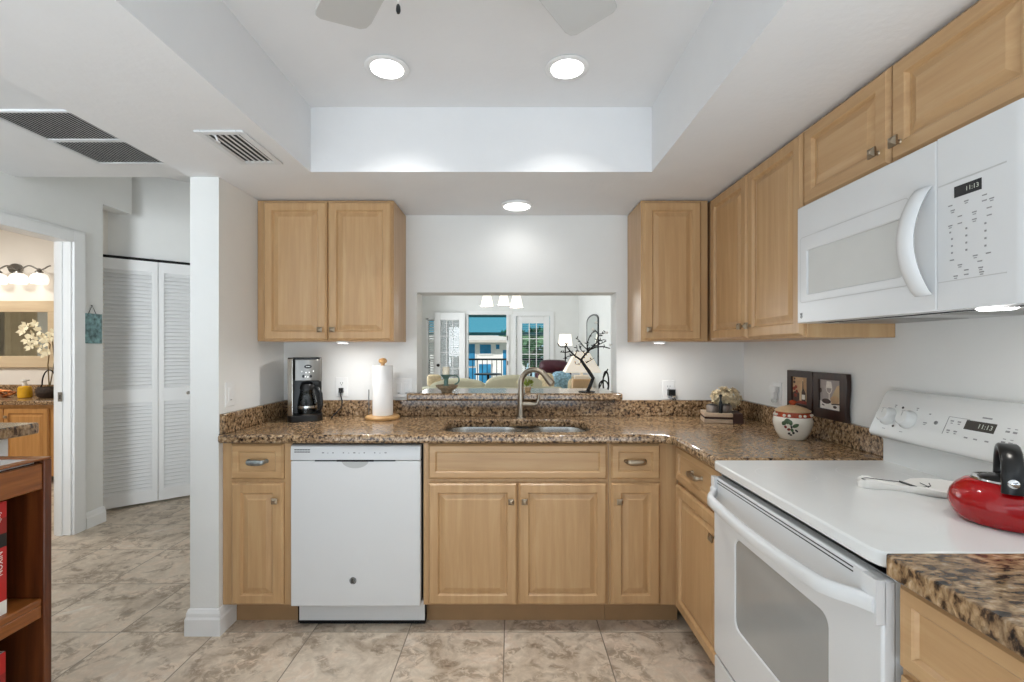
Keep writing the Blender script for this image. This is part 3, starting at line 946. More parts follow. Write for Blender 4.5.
b = MB('appliance_grey')
pts = [(-0.15*math.cos(a)*0.42/0.15*0.16 , -0.0) for a in (0,)]
sc = [(-0.722+0.062*math.cos(a), 0.7985+0.035*math.sin(a)) for a in [math.pi+math.pi*k/14 for k in range(15)]]
b.loft([[(x, DF-0.001, z) for x, z in sc], [(x, DF+0.004, z) for x, z in sc]])
b.m('vent_dark').box(-0.722-0.185, -0.722+0.185, DF-0.0012, DF+0.004, 0.7955, 0.801)
b.m('black_gap').box(-0.722-0.085, -0.722+0.085, DF-0.0016, DF+0.004, 0.794, 0.802)
b.build('pocket_handle', t)
bx, bz = -0.732, 0.246
b = MB('print_dark'); b.lathe([(0.0155,0),(0.0155,0.0015),(0.0135,0.002)], (bx, DF, bz), NB, 28)
b.m('appliance_grey').lathe([(0.0128,0.002),(0.0122,0.0024),(0.0114,0.0024),(0.0108,0.002)], (bx, DF, bz), NB, 28)
b.text('GE', 0.0125, (bx, DF-0.0024, bz), X_, Z_)
b.build('badge', t)
b = MB('appliance_white'); b.box(-1.012, -0.415, 2.222, 2.24, 0.022, 0.118); b.m('black_gap').box(-1.012, -0.415, 2.226, 2.24, 0.004, 0.022).box(-1.018, -1.012, 2.222, 2.24, 0.01, 0.12).box(-0.415, -0.411, 2.222, 2.24, 0.01, 0.12)
b.build('kick_plate', t)

# ------------------------------------------------------------------ range
RY0, RY1 = 0.903, 1.663
t = thing('range', (1.04, 1.283, 0), 'white electric range with smooth white cooktop and oven window', 'oven')
b = MB('appliance_white'); b.box(0.745, 1.355, RY0+0.004, RY1-0.004, 0.06, 0.888); b.build('body', t)
CZ = 0.9165
b = MB('enamel')
b.slab([(0.730, RY0), (1.330, RY0), (1.330, RY1), (0.730, RY1), (0.716, RY1-0.012), (0.711, RY1-0.03), (0.711, RY0+0.03), (0.716, RY0+0.012)], [], 0.886, CZ)
ck = b.build('cooktop', t, bevel=(0.009, 3))
b = MB('line_grey')
for cx, cy, r in ((0.86, 1.09, 0.10), (0.86, 1.47, 0.085), (1.14, 1.10, 0.08), (1.14, 1.47, 0.10)):
    b.loft([[(x, y, CZ+0.0003) for x, y in circ((cx, cy), rr, 48)] for rr in (r, r-0.0016)], cap0=False, cap1=False)
b.build('burner_marking', ck)
# back guard: riser and slanted control panel
b = MB('enamel')
b.prism([(1.318, 0.900), (1.318, 0.990), (1.312, 1.000), (1.278, 1.008), (1.269, 1.014), (1.267, 1.026), (1.322, 1.150), (1.330, 1.160), (1.342, 1.167), (1.364, 1.167), (1.364, 0.900)], 'y', RY0+0.002, RY1-0.002)
bg = b.build('control_panel', t, bevel=(0.004, 2))
PO = Vector((1.267, 0, 1.026)); PV = Vector((0.055, 0, 0.124)).normalized(); PN = UR.cross(PV)
if PN.x > 0: PN = -PN
def pp(y, v, d=0.0): return PO + Y_*y + PV*v + PN*d
for y in (1.603, 1.523):
    b = MB('enamel')
    c = pp(y, 0.060)
    b.lathe([(0.031,0.0),(0.031,0.004),(0.026,0.010),(0.0245,0.022),(0.021,0.026),(0.0,0.026)], c, PN, 30)
    b.m('appliance_grey').obox(c + PN*0.0265 + PV*0.012, UR, PV, PN, 0.002, 0.016, 0.001)
    b.build('knob', bg, smooth=40)
b = MB('print_dark')
for y, v in ((1.560, 0.098), (1.568, 0.030)): b.lathe([(0.004,0),(0.004,0.0012)], pp(y, v), PN, 14)
b.m('print_grey')
for y, v, w, h in ((1.590,0.103,0.008,0.003),(1.590,0.097,0.004,0.003),(1.505,0.103,0.008,0.003),(1.505,0.097,0.004,0.003),(1.600,0.016,0.012,0.002),(1.53,0.016,0.012,0.002),(1.455,0.090,0.006,0.004),(1.460,0.060,0.012,0.003),(1.46,0.054,0.008,0.002)):
    b.obox(pp(y, v, 0.0004), UR, PV, PN, w, h, 0.0008)
# keypad outline and key prints
for y, v, w, h in ((1.392,0.064,0.0012,0.056),(1.36,0.092,0.062,0.0012)): b.obox(pp(y, v, 0.0004), UR, PV, PN, w, h, 0.0008)
for y in (1.378, 1.356):
    for v in (0.080, 0.050): b.obox(pp(y, v, 0.0004), UR, PV, PN, 0.010, 0.004, 0.0008); b.obox(pp(y-0.001, v-0.007, 0.0004), UR, PV, PN, 0.006, 0.003, 0.0008)
for y in (1.320, 1.293, 1.262):
    b.obox(pp(y, 0.038, 0.0004), UR, PV, PN, 0.010, 0.004, 0.0008)
for y in (1.222, 1.204):
    for v in (0.075, 0.045): b.obox(pp(y, v, 0.0004), UR, PV, PN, 0.010, 0.005, 0.0008); b.obox(pp(y, v+0.009, 0.0004), UR, PV, PN, 0.007, 0.002, 0.0008)
for y in (1.13, 1.11, 1.09, 1.04): b.obox(pp(y, 0.06, 0.0004), UR, PV, PN, 0.010, 0.005, 0.0008)
b.obox(pp(1.285, 0.103, 0.0004), UR, PV, PN, 0.026, 0.004, 0.0008)
b.lathe([(0.0062,0),(0.0062,0.001),(0.0042,0.001),(0.0042,0)], pp(1.425, 0.066), PN, 18)
b.build('control_lettering', bg)
b = MB('lcd'); b.obox(pp(1.295, 0.076, 0.0005), UR, PV, PN, 0.083, 0.028, 0.001)
b.m('digits').text('11:13', 0.019, pp(1.280, 0.076, 0.0013), UR, PV, 0.0002)
b.build('clock_display', bg)
# oven door
OF = 0.718
b = MB('appliance_white')
gy0, gy1, gz0, gz1 = RY0+0.160, RY1-0.158, 0.415, 0.703
wl = [(y, z) for y, z in rrect(gy0, gy1, gz0, gz1, 0.03, 5)]
bmx = MB('appliance_white')
# door face with an opening for the window: slab built in (y, z) and turned upright
bm0 = MB('appliance_white'); bm0.slab([(RY0+0.002, 0.238), (RY1-0.002, 0.238), (RY1-0.002, 0.862), (RY0+0.002, 0.862)], [wl], 0, 0.028)
for v in bm0.bm.verts: v.co = Vector((OF + v.co.z, v.co.x, v.co.y))
od = bm0.build('oven_door', t, bevel=(0.005, 2))
b = MB('oven_glass'); b.prism([(y, z) for y, z in wl], 'x', OF+0.004, OF+0.012); b.build('oven_window', od)
b = MB('appliance_white'); b.box(OF+0.027, OF+0.03, RY0+0.01, RY1-0.01, 0.25, 0.86); b.build('inner_panel', od)
b = MB('vent_dark')
for z in (0.851, 0.842): b.box(OF-0.0008, OF+0.002, RY0+0.08, RY1-0.02, z, z+0.0026)
b.build('vent_slots', od)
# bowed handle across the door
pts, n = [], 24
for k in range(n+1):
    s = k/n
    y = RY1-0.008 - s*(RY1-RY0-0.016)
    e = max(0.0, min(1.0, min(s, 1-s)/0.13)); e = e*e*(3-2*e)
    pts.append(Vector((OF - 0.003 - 0.046*e - 0.006*math.sin(math.pi*s), y, 0.812 - 0.018*math.sin(math.pi*s))))
prof = [(-0.011, -0.016), (-0.014, -0.008), (-0.014, 0.006), (-0.010, 0.014), (0.004, 0.016), (0.010, 0.010), (0.010, -0.010), (0.004, -0.017)]
b = MB('appliance_white')
loops = []
for p in pts: loops.append([p + Vector((a, 0, c)) for a, c in prof])
b.loft(loops)
b.box(OF-0.012, OF+0.006, RY0+0.002, RY0+0.042, 0.775, 0.862).box(OF-0.010, OF+0.006, RY1-0.030, RY1-0.002, 0.790, 0.862)
b.build('oven_handle', od, smooth=60)
b = MB('appliance_white'); b.box(OF+0.001, OF+0.03, RY0+0.002, RY1-0.002, 0.07, 0.228); b.m('vent_dark').box(OF+0.006, OF+0.03, RY0+0.004, RY1-0.004, 0.228, 0.238)
b.build('storage_drawer', t, bevel=(0.006, 2))
b = MB('black_gap'); b.box(0.745, 0.752, RY0+0.006, RY1-0.006, 0.862, 0.888)
for x in (0.80, 1.30):
    for y in (RY0+0.05, RY1-0.05): b.lathe([(0.02,0),(0.02,0.06)], (x, y, 0), n=12)
b.build('leveling_feet', t)

# ------------------------------------------------------------------ microwave
t = thing('microwave', (1.19, 1.28, MZ0), 'white over-the-range microwave with bowed door handle', 'microwave')
MF = 1.012
b = MB('appliance_white'); b.box(MF+0.034, XR-0.003, 0.902, 1.657, MZ0+0.006, MZ1); b.build('body', t)
bm0 = MB('appliance_white')
wout = [(y, z) for y, z in rrect(1.215, 1.604, 1.500, 1.650, 0.006, 3)]
bm0.slab([(1.1135, MZ0), (1.657, MZ0), (1.657, MZ1), (1.1135, MZ1)], [wout], 0, 0.032)
for v in bm0.bm.verts: v.co = Vector((MF + v.co.z, v.co.x, v.co.y))
md = bm0.build('door', t, bevel=(0.004, 2))
b = MB('micro_glass'); b.prism(wout, 'x', MF+0.006, MF+0.012); b.build('window', md)
b = MB('line_grey')
fr = rrect(1.190, 1.640, 1.472, 1.700, 0.012, 4); fi = rrect(1.1925, 1.6375, 1.4745, 1.6975, 0.011, 4)
b.loft([[(MF-0.0006, y, z) for y, z in fr], [(MF-0.0006, y, z) for y, z in fi]], cap0=False, cap1=False)
b.build('window_border', md)
b = MB('print_dark'); b.text('GE', 0.016, (MF-0.0008, 1.632, 1.428), Z_, Y_, 0.0003); b.build('logo', md)
pts = []
for k in range(21):
    s = k/20
    pts.append(Vector((MF - 0.004 - 0.046*math.sin(math.pi*s)**0.8, 1.146, 1.442 + s*0.262)))
b = MB('appliance_white')
loops = []
for i, p in enumerate(pts):
    w = 0.024
    loops.append([p + Vector((a, c, 0)) for a, c in ((-0.007,-w*0.7),(-0.010,0),(-0.007,w*0.7),(0.002,w),(0.008,w*0.8),(0.008,-w*0.8),(0.002,-w))])
b.loft(loops)
b.build('handle', md, smooth=60)
b = MB('appliance_white')
b.prism([(MF+0.034, 0.902), (MF+0.022, 0.902), (MF+0.008, 0.909), (MF+0.001, 0.925), (MF, 0.94), (MF, 1.1105), (MF+0.034, 1.1105)], 'z', MZ0, MZ1)
cp = b.build('control_panel', t, smooth=40)
b = MB('line_grey'); b.box(MF-0.0006, MF+0.001, 0.955, 1.108, 1.693, 1.696).box(MF-0.0006, MF+0.001, 0.955, 1.108, 1.467, 1.469)
b.build('keypad_marking', cp)
b = MB('lcd_dark'); b.box(MF-0.001, MF+0.001, 1.006, 1.068, 1.656, 1.681)
b.m('digits').text('11:13', 0.014, (MF-0.0013, 1.026, 1.668), UR, Z_, 0.0002)
b.build('clock_display', cp)
b = MB('print_grey')
rows = [(1.640, (1.078, 1.040, 1.000)), (1.628, (1.072, 1.000, 0.985)), (1.610, (1.055, 1.022, 0.990)), (1.594, (1.078, 1.055, 1.022, 0.990)), (1.578, (1.078, 1.040, 0.998)), (1.562, (1.074, 1.040, 0.998)), (1.546, (1.074, 1.040, 0.998)), (1.530, (1.074, 1.040, 0.998)), (1.514, (1.074, 1.020, 0.992)), (1.500, (1.055, 1.010)), (1.486, (1.040, 1.008)), (1.476, (1.065, 1.040, 1.006))]
for i, (z, ys) in enumerate(rows):
    for j, y in enumerate(ys):
        w = 0.004 if 4 <= i <= 7 else 0.010
        b.box(MF-0.0007, MF+0.001, y-w/2, y+w/2, z, z+(0.004 if 4 <= i <= 7 else 0.0026))
        if (i+j) % 2 and not 4 <= i <= 7: b.box(MF-0.0007, MF+0.001, y-w/3, y+w/3, z-0.0045, z-0.0025)
b.build('key_lettering', cp)
b = MB('appliance_grey'); b.box(MF+0.03, XR-0.01, 0.906, 1.653, MZ0, MZ0+0.006)
b.m('vent_dark')
for k in range(3):
    b.box(1.06+k*0.012, 1.066+k*0.012, 0.96, 1.60, MZ0-0.0008, MZ0+0.001)
b.m('steel_dark').box(1.12, 1.33, 0.98, 1.22, MZ0-0.001, MZ0+0.001).box(1.12, 1.33, 1.36, 1.60, MZ0-0.001, MZ0+0.001)
bs = b.build('base_panel', t)
b = MB('lamp_white'); b.lathe([(0.035,0),(0.03,-0.004)], (1.08, 1.04, MZ0), n=24); b.build('lamp_lens', t)
d = bpy.data.lights.new('hood_lamp', 'AREA'); d.shape = 'DISK'; d.size = 0.07; d.energy = 0.4; d.color = (1, 0.93, 0.84)
o = bpy.data.objects.new('hood_lamp', d); COL.objects.link(o); o.parent = t; o.location = Vector((1.08, 1.04, MZ0-0.006)) - t.location

# ------------------------------------------------------------------ things on the counters
# coffee maker
t = thing('coffee_maker', (-1.135, 2.60, CT1), 'black and stainless drip coffee maker on the counter beside the dishwasher end', 'coffee maker')
x0, x1, yf, yb = -1.238, -1.022, 2.500, 2.700
Z0 = CT1
b = MB('black_plastic')
b.slab(rrect(x0-0.003, x1+0.003, yf-0.004, yb, 0.05, 6), [], Z0, Z0+0.035)
b.slab(rrect(x0, x1, yf+0.10, yb, 0.02, 4), [], Z0+0.035, Z0+0.345)
b.slab(rrect(x0+0.03, x1-0.012, yf+0.03, yb-0.02, 0.02, 4), [], Z0+0.225, Z0+0.347)
b.build('body', t, bevel=(0.003, 2))
b = MB('steel'); b.slab([(x0, yf+0.03), (x0+0.028, yf+0.008), (x0+0.034, yf+0.012), (x0+0.034, yb-0.03), (x0, yb-0.02)], [], Z0+0.03, Z0+0.34); b.build('side_column', t, bevel=(0.006, 3))
b = MB('steel_dark'); b.slab([(x1-0.02, yf+0.02), (x1-0.004, yf+0.03), (x1, yf+0.05), (x1, yf+0.11), (x1-0.02, yf+0.11)], [], Z0+0.215, Z0+0.34); b.build('side_column', t, bevel=(0.004, 2))
hx0, hx1 = x0+0.045, x1-0.018
b = MB('steel_dark')
pl = [(hx0, yf+0.012)] + [(hx0 + (hx1-hx0)*k/8, yf+0.010 - 0.014*math.sin(math.pi*k/8)) for k in range(9)] + [(hx1, yf+0.06), (hx0, yf+0.06)]
b.slab(pl[1:], [], Z0+0.222, Z0+0.336)
hd = b.build('brew_head', t, bevel=(0.002, 2))
hc = (hx0+hx1)/2
b = MB('black_plastic'); b.lathe([(0.024,0),(0.024,0.002),(0.021,0.003)], (hc+0.002, yf-0.0035, Z0+0.298), NB, 26, sy=0.42, sx=1.0) if False else b.loft([[(hc+0.002+0.024*math.cos(2*math.pi*k/26), yf-0.003-d, Z0+0.298+0.0105*math.sin(2*math.pi*k/26)) for k in range(26)] for d in (0, 0.004)])
b.m('steel').box(hc-0.010, hc+0.014, yf-0.0075, yf-0.0065, Z0+0.2965, Z0+0.2995)
b.build('badge', hd)
b = MB('plate_white')
for dx, dz in ((-0.036,0.272),(-0.010,0.266),(0.010,0.267),(0.036,0.273),(-0.014,0.244),(0.002,0.242)): b.lathe([(0.0042,0),(0.004,0.002)], (hc+dx, yf-0.002, Z0+dz), NB, 12)
b.m('black_plastic')
for dx in (-0.026, 0.020): b.lathe([(0.0085,0),(0.008,0.004)], (hc+dx, yf-0.002, Z0+0.246), NB, 16)
b.build('buttons', hd)
cc = Vector((hc, yf+0.052, Z0+0.04))
b = MB('steel_dark'); b.lathe([(0.062,0),(0.062,0.003)], cc - Z_*0.004, n=30); b.build('warming_plate', t)
b = MB('carafe_glass'); b.lathe([(0.052,0),(0.060,0.006),(0.063,0.03),(0.060,0.07),(0.048,0.11),(0.042,0.135),(0.040,0.135),(0.046,0.108),(0.058,0.07),(0.061,0.03),(0.058,0.008)], cc, n=30, cap1=True)
ca = b.build('carafe', t, smooth=50)
b = MB('steel'); b.lathe([(0.0612,0.034),(0.0645,0.034),(0.0645,0.046),(0.0612,0.046)], cc, n=30, cap0=False, cap1=False); b.build('band', ca, smooth=40)
b = MB('black_plastic'); b.lathe([(0.046,0.130),(0.048,0.145),(0.036,0.165),(0.02,0.17)], cc, n=26); b.build('lid', ca, smooth=40)
b = MB('black_plastic'); b.tube([cc+Vector((0.038,-0.025,0.14)), cc+Vector((0.066,-0.045,0.138)), cc+Vector((0.083,-0.055,0.11)), cc+Vector((0.090,-0.056,0.05)), cc+Vector((0.080,-0.05,0.02)), cc+Vector((0.058,-0.03,0.012))], [0.010,0.011,0.011,0.010,0.009,0.008], 12, flat=0.8); b.build('handle', ca, smooth=50)

t.location = (-1.150, 2.585, CT1); t.scale = (0.80, 0.80, 1.0); t.rotation_euler = (0, 0, 0.44)
# paper towel stand
px, py = -0.728, 2.632
t = thing('paper_towel_holder', (px, py, CT1), 'round wooden paper towel stand with a white roll', 'paper towel holder')
b = MB('beech'); b.lathe([(0.090,0),(0.0945,0.004),(0.0945,0.014),(0.088,0.020),(0.02,0.020)], (px,py,CT1), n=40); b.build('base', t, smooth=40)
b = MB('beech'); b.lathe([(0.009,0.018),(0.009,0.305),(0.010,0.31),(0.022,0.318),(0.024,0.328),(0.018,0.338),(0.006,0.342)], (px,py,CT1), n=24); b.build('post', t, smooth=40)
b = MB('paper'); b.lathe([(0.020,0.022),(0.0555,0.022),(0.056,0.028),(0.056,0.294),(0.0555,0.300),(0.020,0.300),(0.020,0.022)], (px,py,CT1), n=40, cap0=False, cap1=False); b.build('paper_roll', t, smooth=40)
b = MB('steel_dark'); b.tube([(px-0.082, py+0.01, CT1+0.018), (px-0.082, py+0.01, CT1+0.158)], 0.0028, 8); b.sphere((px-0.082, py+0.01, CT1+0.16), 0.004, 10, 6); b.build('arm', t, smooth=50)

# outlets and switches
def outlet_back(x, z, label, w=0.072, gangs=1, kind='outlet'):
    t = thing(kind if kind != 'outlet' else 'wall_outlet', (x, YB, z), label, 'outlet' if kind == 'outlet' else 'switch', 'plates on the kitchen walls')
    b = MB('plate_white'); b.panel((x-w/2, YB, z-0.057), X_, Z_, NB, w, 0.114, [(0,0),(0,0.003),(0.003,0.005)]); b.build('cover_plate', t, smooth=30)
    for g in range(gangs):
        gx = x + (g-(gangs-1)/2)*0.046
        if kind == 'outlet':
            b = MB('plate_white')
            for dz in (-0.020, 0.020):
                b.m('plate_white').loft([[(gx+xx, YB-0.005-d, z+dz+zz) for xx, zz in rrect(-0.016, 0.016, -0.014, 0.014, 0.012, 4)] for d in (0, 0.0015)])
                b.m('slot').box(gx-0.0075, gx-0.0055, YB-0.0075, YB-0.006, z+dz-0.002, z+dz+0.008).box(gx+0.0055, gx+0.0075, YB-0.0075, YB-0.006, z+dz-0.002, z+dz+0.008).box(gx-0.0025, gx+0.0025, YB-0.0075, YB-0.006, z+dz-0.010, z+dz-0.006)
            b.build('sockets', t)
        else:
            b = MB('plate_white'); b.panel((gx-0.0165, YB-0.005, z-0.033), X_, Z_, NB, 0.033, 0.066, [(0,0),(0.001,0.003),(0.006,0.004)])
            b.m('slot').box(gx-0.006, gx+0.006, YB-0.0098, YB-0.0088, z-0.030, z-0.027)
            b.build('rocker', t)
    return t
outlet_back(-1.005, 1.090, 'white outlet with a black plug, just right of the coffee maker')
outlet_back(-0.645, 1.082, 'wide white switch plate partly behind the paper towel roll', 0.116, 2, 'light_switch')
outlet_back(0.925, 1.070, 'white outlet with a black adapter near the corner of the counter')
def side_plate(x, y, z, n, label, kind):
    s = 1 if n.x > 0 else -1
    t = thing('wall_outlet' if kind == 'outlet' else 'light_switch', (x, y, z), label, 'outlet' if kind == 'outlet' else 'switch', 'plates on the kitchen walls')
    u = Y_ * s
    b = MB('plate_white'); b.panel(Vector((x, y, z-0.057)) - u*0.036, u, Z_, n, 0.072, 0.114, [(0,0),(0,0.003),(0.003,0.005)]); b.build('cover_plate', t, smooth=30)
    b = MB('plate_white'); b.panel(Vector((x, y, z-0.033)) - u*0.0165 + n*0.005, u, Z_, n, 0.033, 0.066, [(0,0),(0.001,0.002),(0.004,0.003)])
    b.m('slot')
    if kind == 'outlet':
        for dz in (-0.018, 0.018):
            for du in (-0.0065, 0.0065): b.obox(Vector((x, y, z+dz)) + u*du + n*0.0085, u, Z_, n, 0.002, 0.009, 0.001)
    else: b.obox(Vector((x, y, z-0.026)) + n*0.0085, u, Z_, n, 0.012, 0.003, 0.001)
    b.build('rocker' if kind != 'outlet' else 'sockets', t)
    return t
side_plate(XL, 2.228, 1.096, X_, 'white switch plate on the short side wall by the coffee maker', 'switch')
side_plate(XR, 2.405, 1.085, NR, 'white outlet beside the framed wine pictures', 'outlet')
# plugs and cords
t = thing('plug', (-1.005, 2.74, 1.07), 'black plug with its cord dropping to the counter, coffee maker side', 'plug', 'plugs in the outlets')
b = MB('black_plastic'); b.panel((-1.005-0.012, YB-0.007, 1.070-0.014), X_, Z_, NB, 0.024, 0.028, [(0,0),(0,0.016),(0.005,0.024)]); b.build('plug_body', t)
b = MB('black_plastic'); b.tube([(-1.005, 2.731, 1.066), (-1.000, 2.722, 1.045), (-0.990, 2.722, 1.01), (-0.993, 2.722, 0.975), (-1.010, 2.715, 0.955), (-1.025, 2.700, 0.938), (-1.035, 2.690, CT1+0.004), (-1.030, 2.66, CT1+0.004)], 0.0036, 8); b.build('cord', t, smooth=60)
t = thing('power_adapter', (0.933, 2.74, 1.05), 'black power adapter in the outlet beside the flower pot corner', 'plug', 'plugs in the outlets')
b = MB('black_plastic'); b.panel((0.915, YB-0.007, 1.040), X_, Z_, NB, 0.040, 0.036, [(0,0),(0,0.028),(0.006,0.036)]); b.build('plug_body', t)
b = MB('black_plastic'); b.tube([(0.930, 2.722, 1.042), (0.926, 2.71, 1.028), (0.938, 2.712, 1.020), (0.946, 2.716, 1.030), (0.952, 2.712, 1.015)], 0.003, 8); b.build('cord', t, smooth=60)
t = thing('air_freshener', (1.345, 2.405, 1.09), 'small white plug-in air freshener beside the framed pictures', 'plug', 'plugs in the outlets')
b = MB('plate_white'); b.obox((1.350, 2.405, 1.105), Y_, Z_, X_, 0.052, 0.030, 0.022); b.obox((1.350, 2.405, 1.078), Y_, Z_, X_, 0.026, 0.05, 0.022); b.build('plug_body', t, bevel=(0.004, 2))
b = MB('clear_glass'); b.lathe([(0.010,0),(0.013,0.004),(0.013,0.022),(0.008,0.028)], (1.350, 2.405, 1.038), n=16); b.build('bottle', t, smooth=40)

# corner decoration: stepped box, two tins, dark bottle, flower ball
bc = Vector((1.13, 2.515, CT1))
ang = math.radians(0)
t = thing('display_box', bc, 'low cream box with dark bands in the counter corner under the flowers', 'box')
b = MB('box_cream'); b.box(1.025, 1.165, 2.45, 2.60, CT1+0.001, CT1+0.022).box(1.025, 1.165, 2.447, 2.60, CT1+0.034, CT1+0.054)
b.m('box_brown').box(1.028, 1.162, 2.453, 2.598, CT1+0.022, CT1+0.034).box(1.1652, 1.215, 2.452, 2.60, CT1+0.001, CT1+0.054)
b.build('box_body', t, bevel=(0.002, 2))
g = 'tins on the cream box'
for x, lab, w in ((1.075, 'small grey tin on the cream box, on the side toward the sink', 0.030), (1.140, 'small grey tin on the cream box, directly below the flowers', 0.034)):
    b = MB('tin_grey'); b.lathe([(w,0),(w+0.001,0.004),(w+0.001,0.034),(w-0.002,0.038),(w-0.004,0.036),(w-0.006,0.028)], (x, 2.505, CT1+0.0545), n=24); b.m('black_plastic').lathe([(w-0.005,0.030),(w-0.006,0.040),(w-0.016,0.044)], (x, 2.505, CT1+0.0545), n=20)
    tag(b.build('tin', smooth=40), lab, 'tin', g)
b = MB('black_plastic'); b.lathe([(0.009,0),(0.010,0.004),(0.009,0.055),(0.005,0.066),(0.005,0.085),(0.008,0.087),(0.008,0.096),(0.003,0.099)], (1.102, 2.466, CT1+0.0545), n=16)
tag(b.build('slim_bottle', smooth=40), 'slim black bottle standing between the two grey tins', 'bottle')
bx_ = [o for o in bpy.data.objects if o.name.startswith('display_box')][0]; bx_.rotation_euler = (0, 0, -0.25); bx_.location.x += 0.008
random.seed(3)
fc = Vector((1.175, 2.56, CT1+0.120))
t = thing('flower_bunch', (1.175, 2.57, CT1+0.0545), 'round bunch of dried cream flowers in the counter corner', 'flowers')
b = MB('cream_flower')
for k in range(260):
    v = Vector((random.gauss(0,1), random.gauss(0,1), random.gauss(0,1))).normalized()
    p = fc + Vector((v.x*0.072, v.y*0.05, v.z*0.058))*random.uniform(0.75, 1.08)
    r = random.uniform(0.010, 0.016)
    q = v.orthogonal().normalized(); w = v.cross(q)
    for a in range(4):
        dd = (q*math.cos(a*math.pi/2+k) + w*math.sin(a*math.pi/2+k) + v*random.uniform(0.1, 0.9)).normalized(); ee = v.cross(dd)
        b.face([p, p+dd*r*0.6+ee*r*0.5+v*0.003, p+dd*r*1.15+v*0.002, p+dd*r*0.6-ee*r*0.5+v*0.003])
b.sphere(fc, (0.045, 0.03, 0.035), 12, 8)
b.build('blossoms', t)
b = MB('box_brown'); b.lathe([(0.020,0.0),(0.026,0.03),(0.028,0.045),(0.02,0.05)], (1.175, 2.565, CT1+0.0545), n=16); b.build('pot', t, smooth=40)

# cookie jar
jc = Vector((1.232, 2.05, CT1))
t = thing('cookie_jar', jc, 'cream ceramic cookie jar with leaf motif and rust rim before the pictures', 'jar')
b = MB('ceramic'); b.lathe([(0.048,0),(0.052,0.003),(0.066,0.03),(0.0765,0.065),(0.0775,0.08),(0.073,0.098),(0.065,0.108),(0.064,0.112)], jc, n=40)
b.build('body', t, smooth=50)
b = MB('ceramic_rust'); b.lathe([(0.0735,0.0975),(0.0725,0.1005),(0.066,0.112),(0.067,0.118),(0.064,0.121)], jc, n=40, cap0=False)
for k in range(22):
    a = 2*math.pi*k/22
    b.m('ceramic' if k % 3 else 'ceramic_rust').sphere(jc + Vector((0.071*math.cos(a), 0.071*math.sin(a), 0.106)), 0.0065, 8, 6)
b.build('rim', t, smooth=50)
b = MB('ceramic_tan'); b.lathe([(0.069,0.119),(0.070,0.124),(0.052,0.135),(0.022,0.144),(0.014,0.147)], jc, n=36); b.m('ceramic_rust').lathe([(0.010,0.146),(0.009,0.150),(0.014,0.156),(0.014,0.163),(0.006,0.168)], jc, n=20)
b.build('lid', t, smooth=50)
def jar_r(h):
    P = [(0,0.048),(0.003,0.052),(0.03,0.066),(0.065,0.0765),(0.08,0.0775),(0.098,0.073)]
    for (h0, r0), (h1, r1) in zip(P, P[1:]):
        if h0 <= h <= h1: return r0+(r1-r0)*(h-h0)/(h1-h0)
    return 0.07
b = MB('ceramic_green')
def motif(a0, h0, w, h, rot=0.0, mat='ceramic_green'):
    b.m(mat)
    ring = []
    for k in range(14):
        t_ = 2*math.pi*k/14
        du, dv = w*math.cos(t_)*(0.6+0.4*abs(math.cos(t_))), h*math.sin(t_)
        u_, v_ = du*math.cos(rot)-dv*math.sin(rot), du*math.sin(rot)+dv*math.cos(rot)
        hh = h0+v_; r = jar_r(hh)+0.0007; a = a0 + u_/r
        ring.append(jc + Vector((r*math.cos(a), r*math.sin(a), hh)))
    r = jar_r(h0)+0.0012
    c = b.bm.verts.new(jc + Vector((r*math.cos(a0), r*math.sin(a0), h0)))
    vs = [b.bm.verts.new(p) for p in ring]
    for p, q in zip(vs, vs[1:]+vs[:1]): b.face([c, p, q])
A = -math.pi/2 - 0.52
for da, hh, w, h, rot, mt in ((-0.28,0.083,0.013,0.012,0.3,'ceramic_green'),(-0.45,0.074,0.011,0.009,0.9,'ceramic_green'),(-0.12,0.078,0.008,0.012,0.2,'ceramic_green'),(0.12,0.066,0.014,0.008,0.5,'ceramic_green'),(-0.38,0.058,0.006,0.007,0.0,'painting_red'),(-0.22,0.048,0.007,0.006,0.4,'painting_red'),(-0.05,0.046,0.006,0.008,0.3,'ceramic_green'),(0.02,0.034,0.005,0.006,0.1,'line_black'),(-0.22,0.030,0.006,0.005,0.7,'line_black'),(-0.12,0.024,0.005,0.004,0.2,'line_black'),(0.18,0.044,0.004,0.008,0.8,'line_black'),(-0.08,0.060,0.003,0.010,0.2,'line_black')):
    motif(A+da, hh, w, h, rot, mt)
b.build('leaf_motif', t)

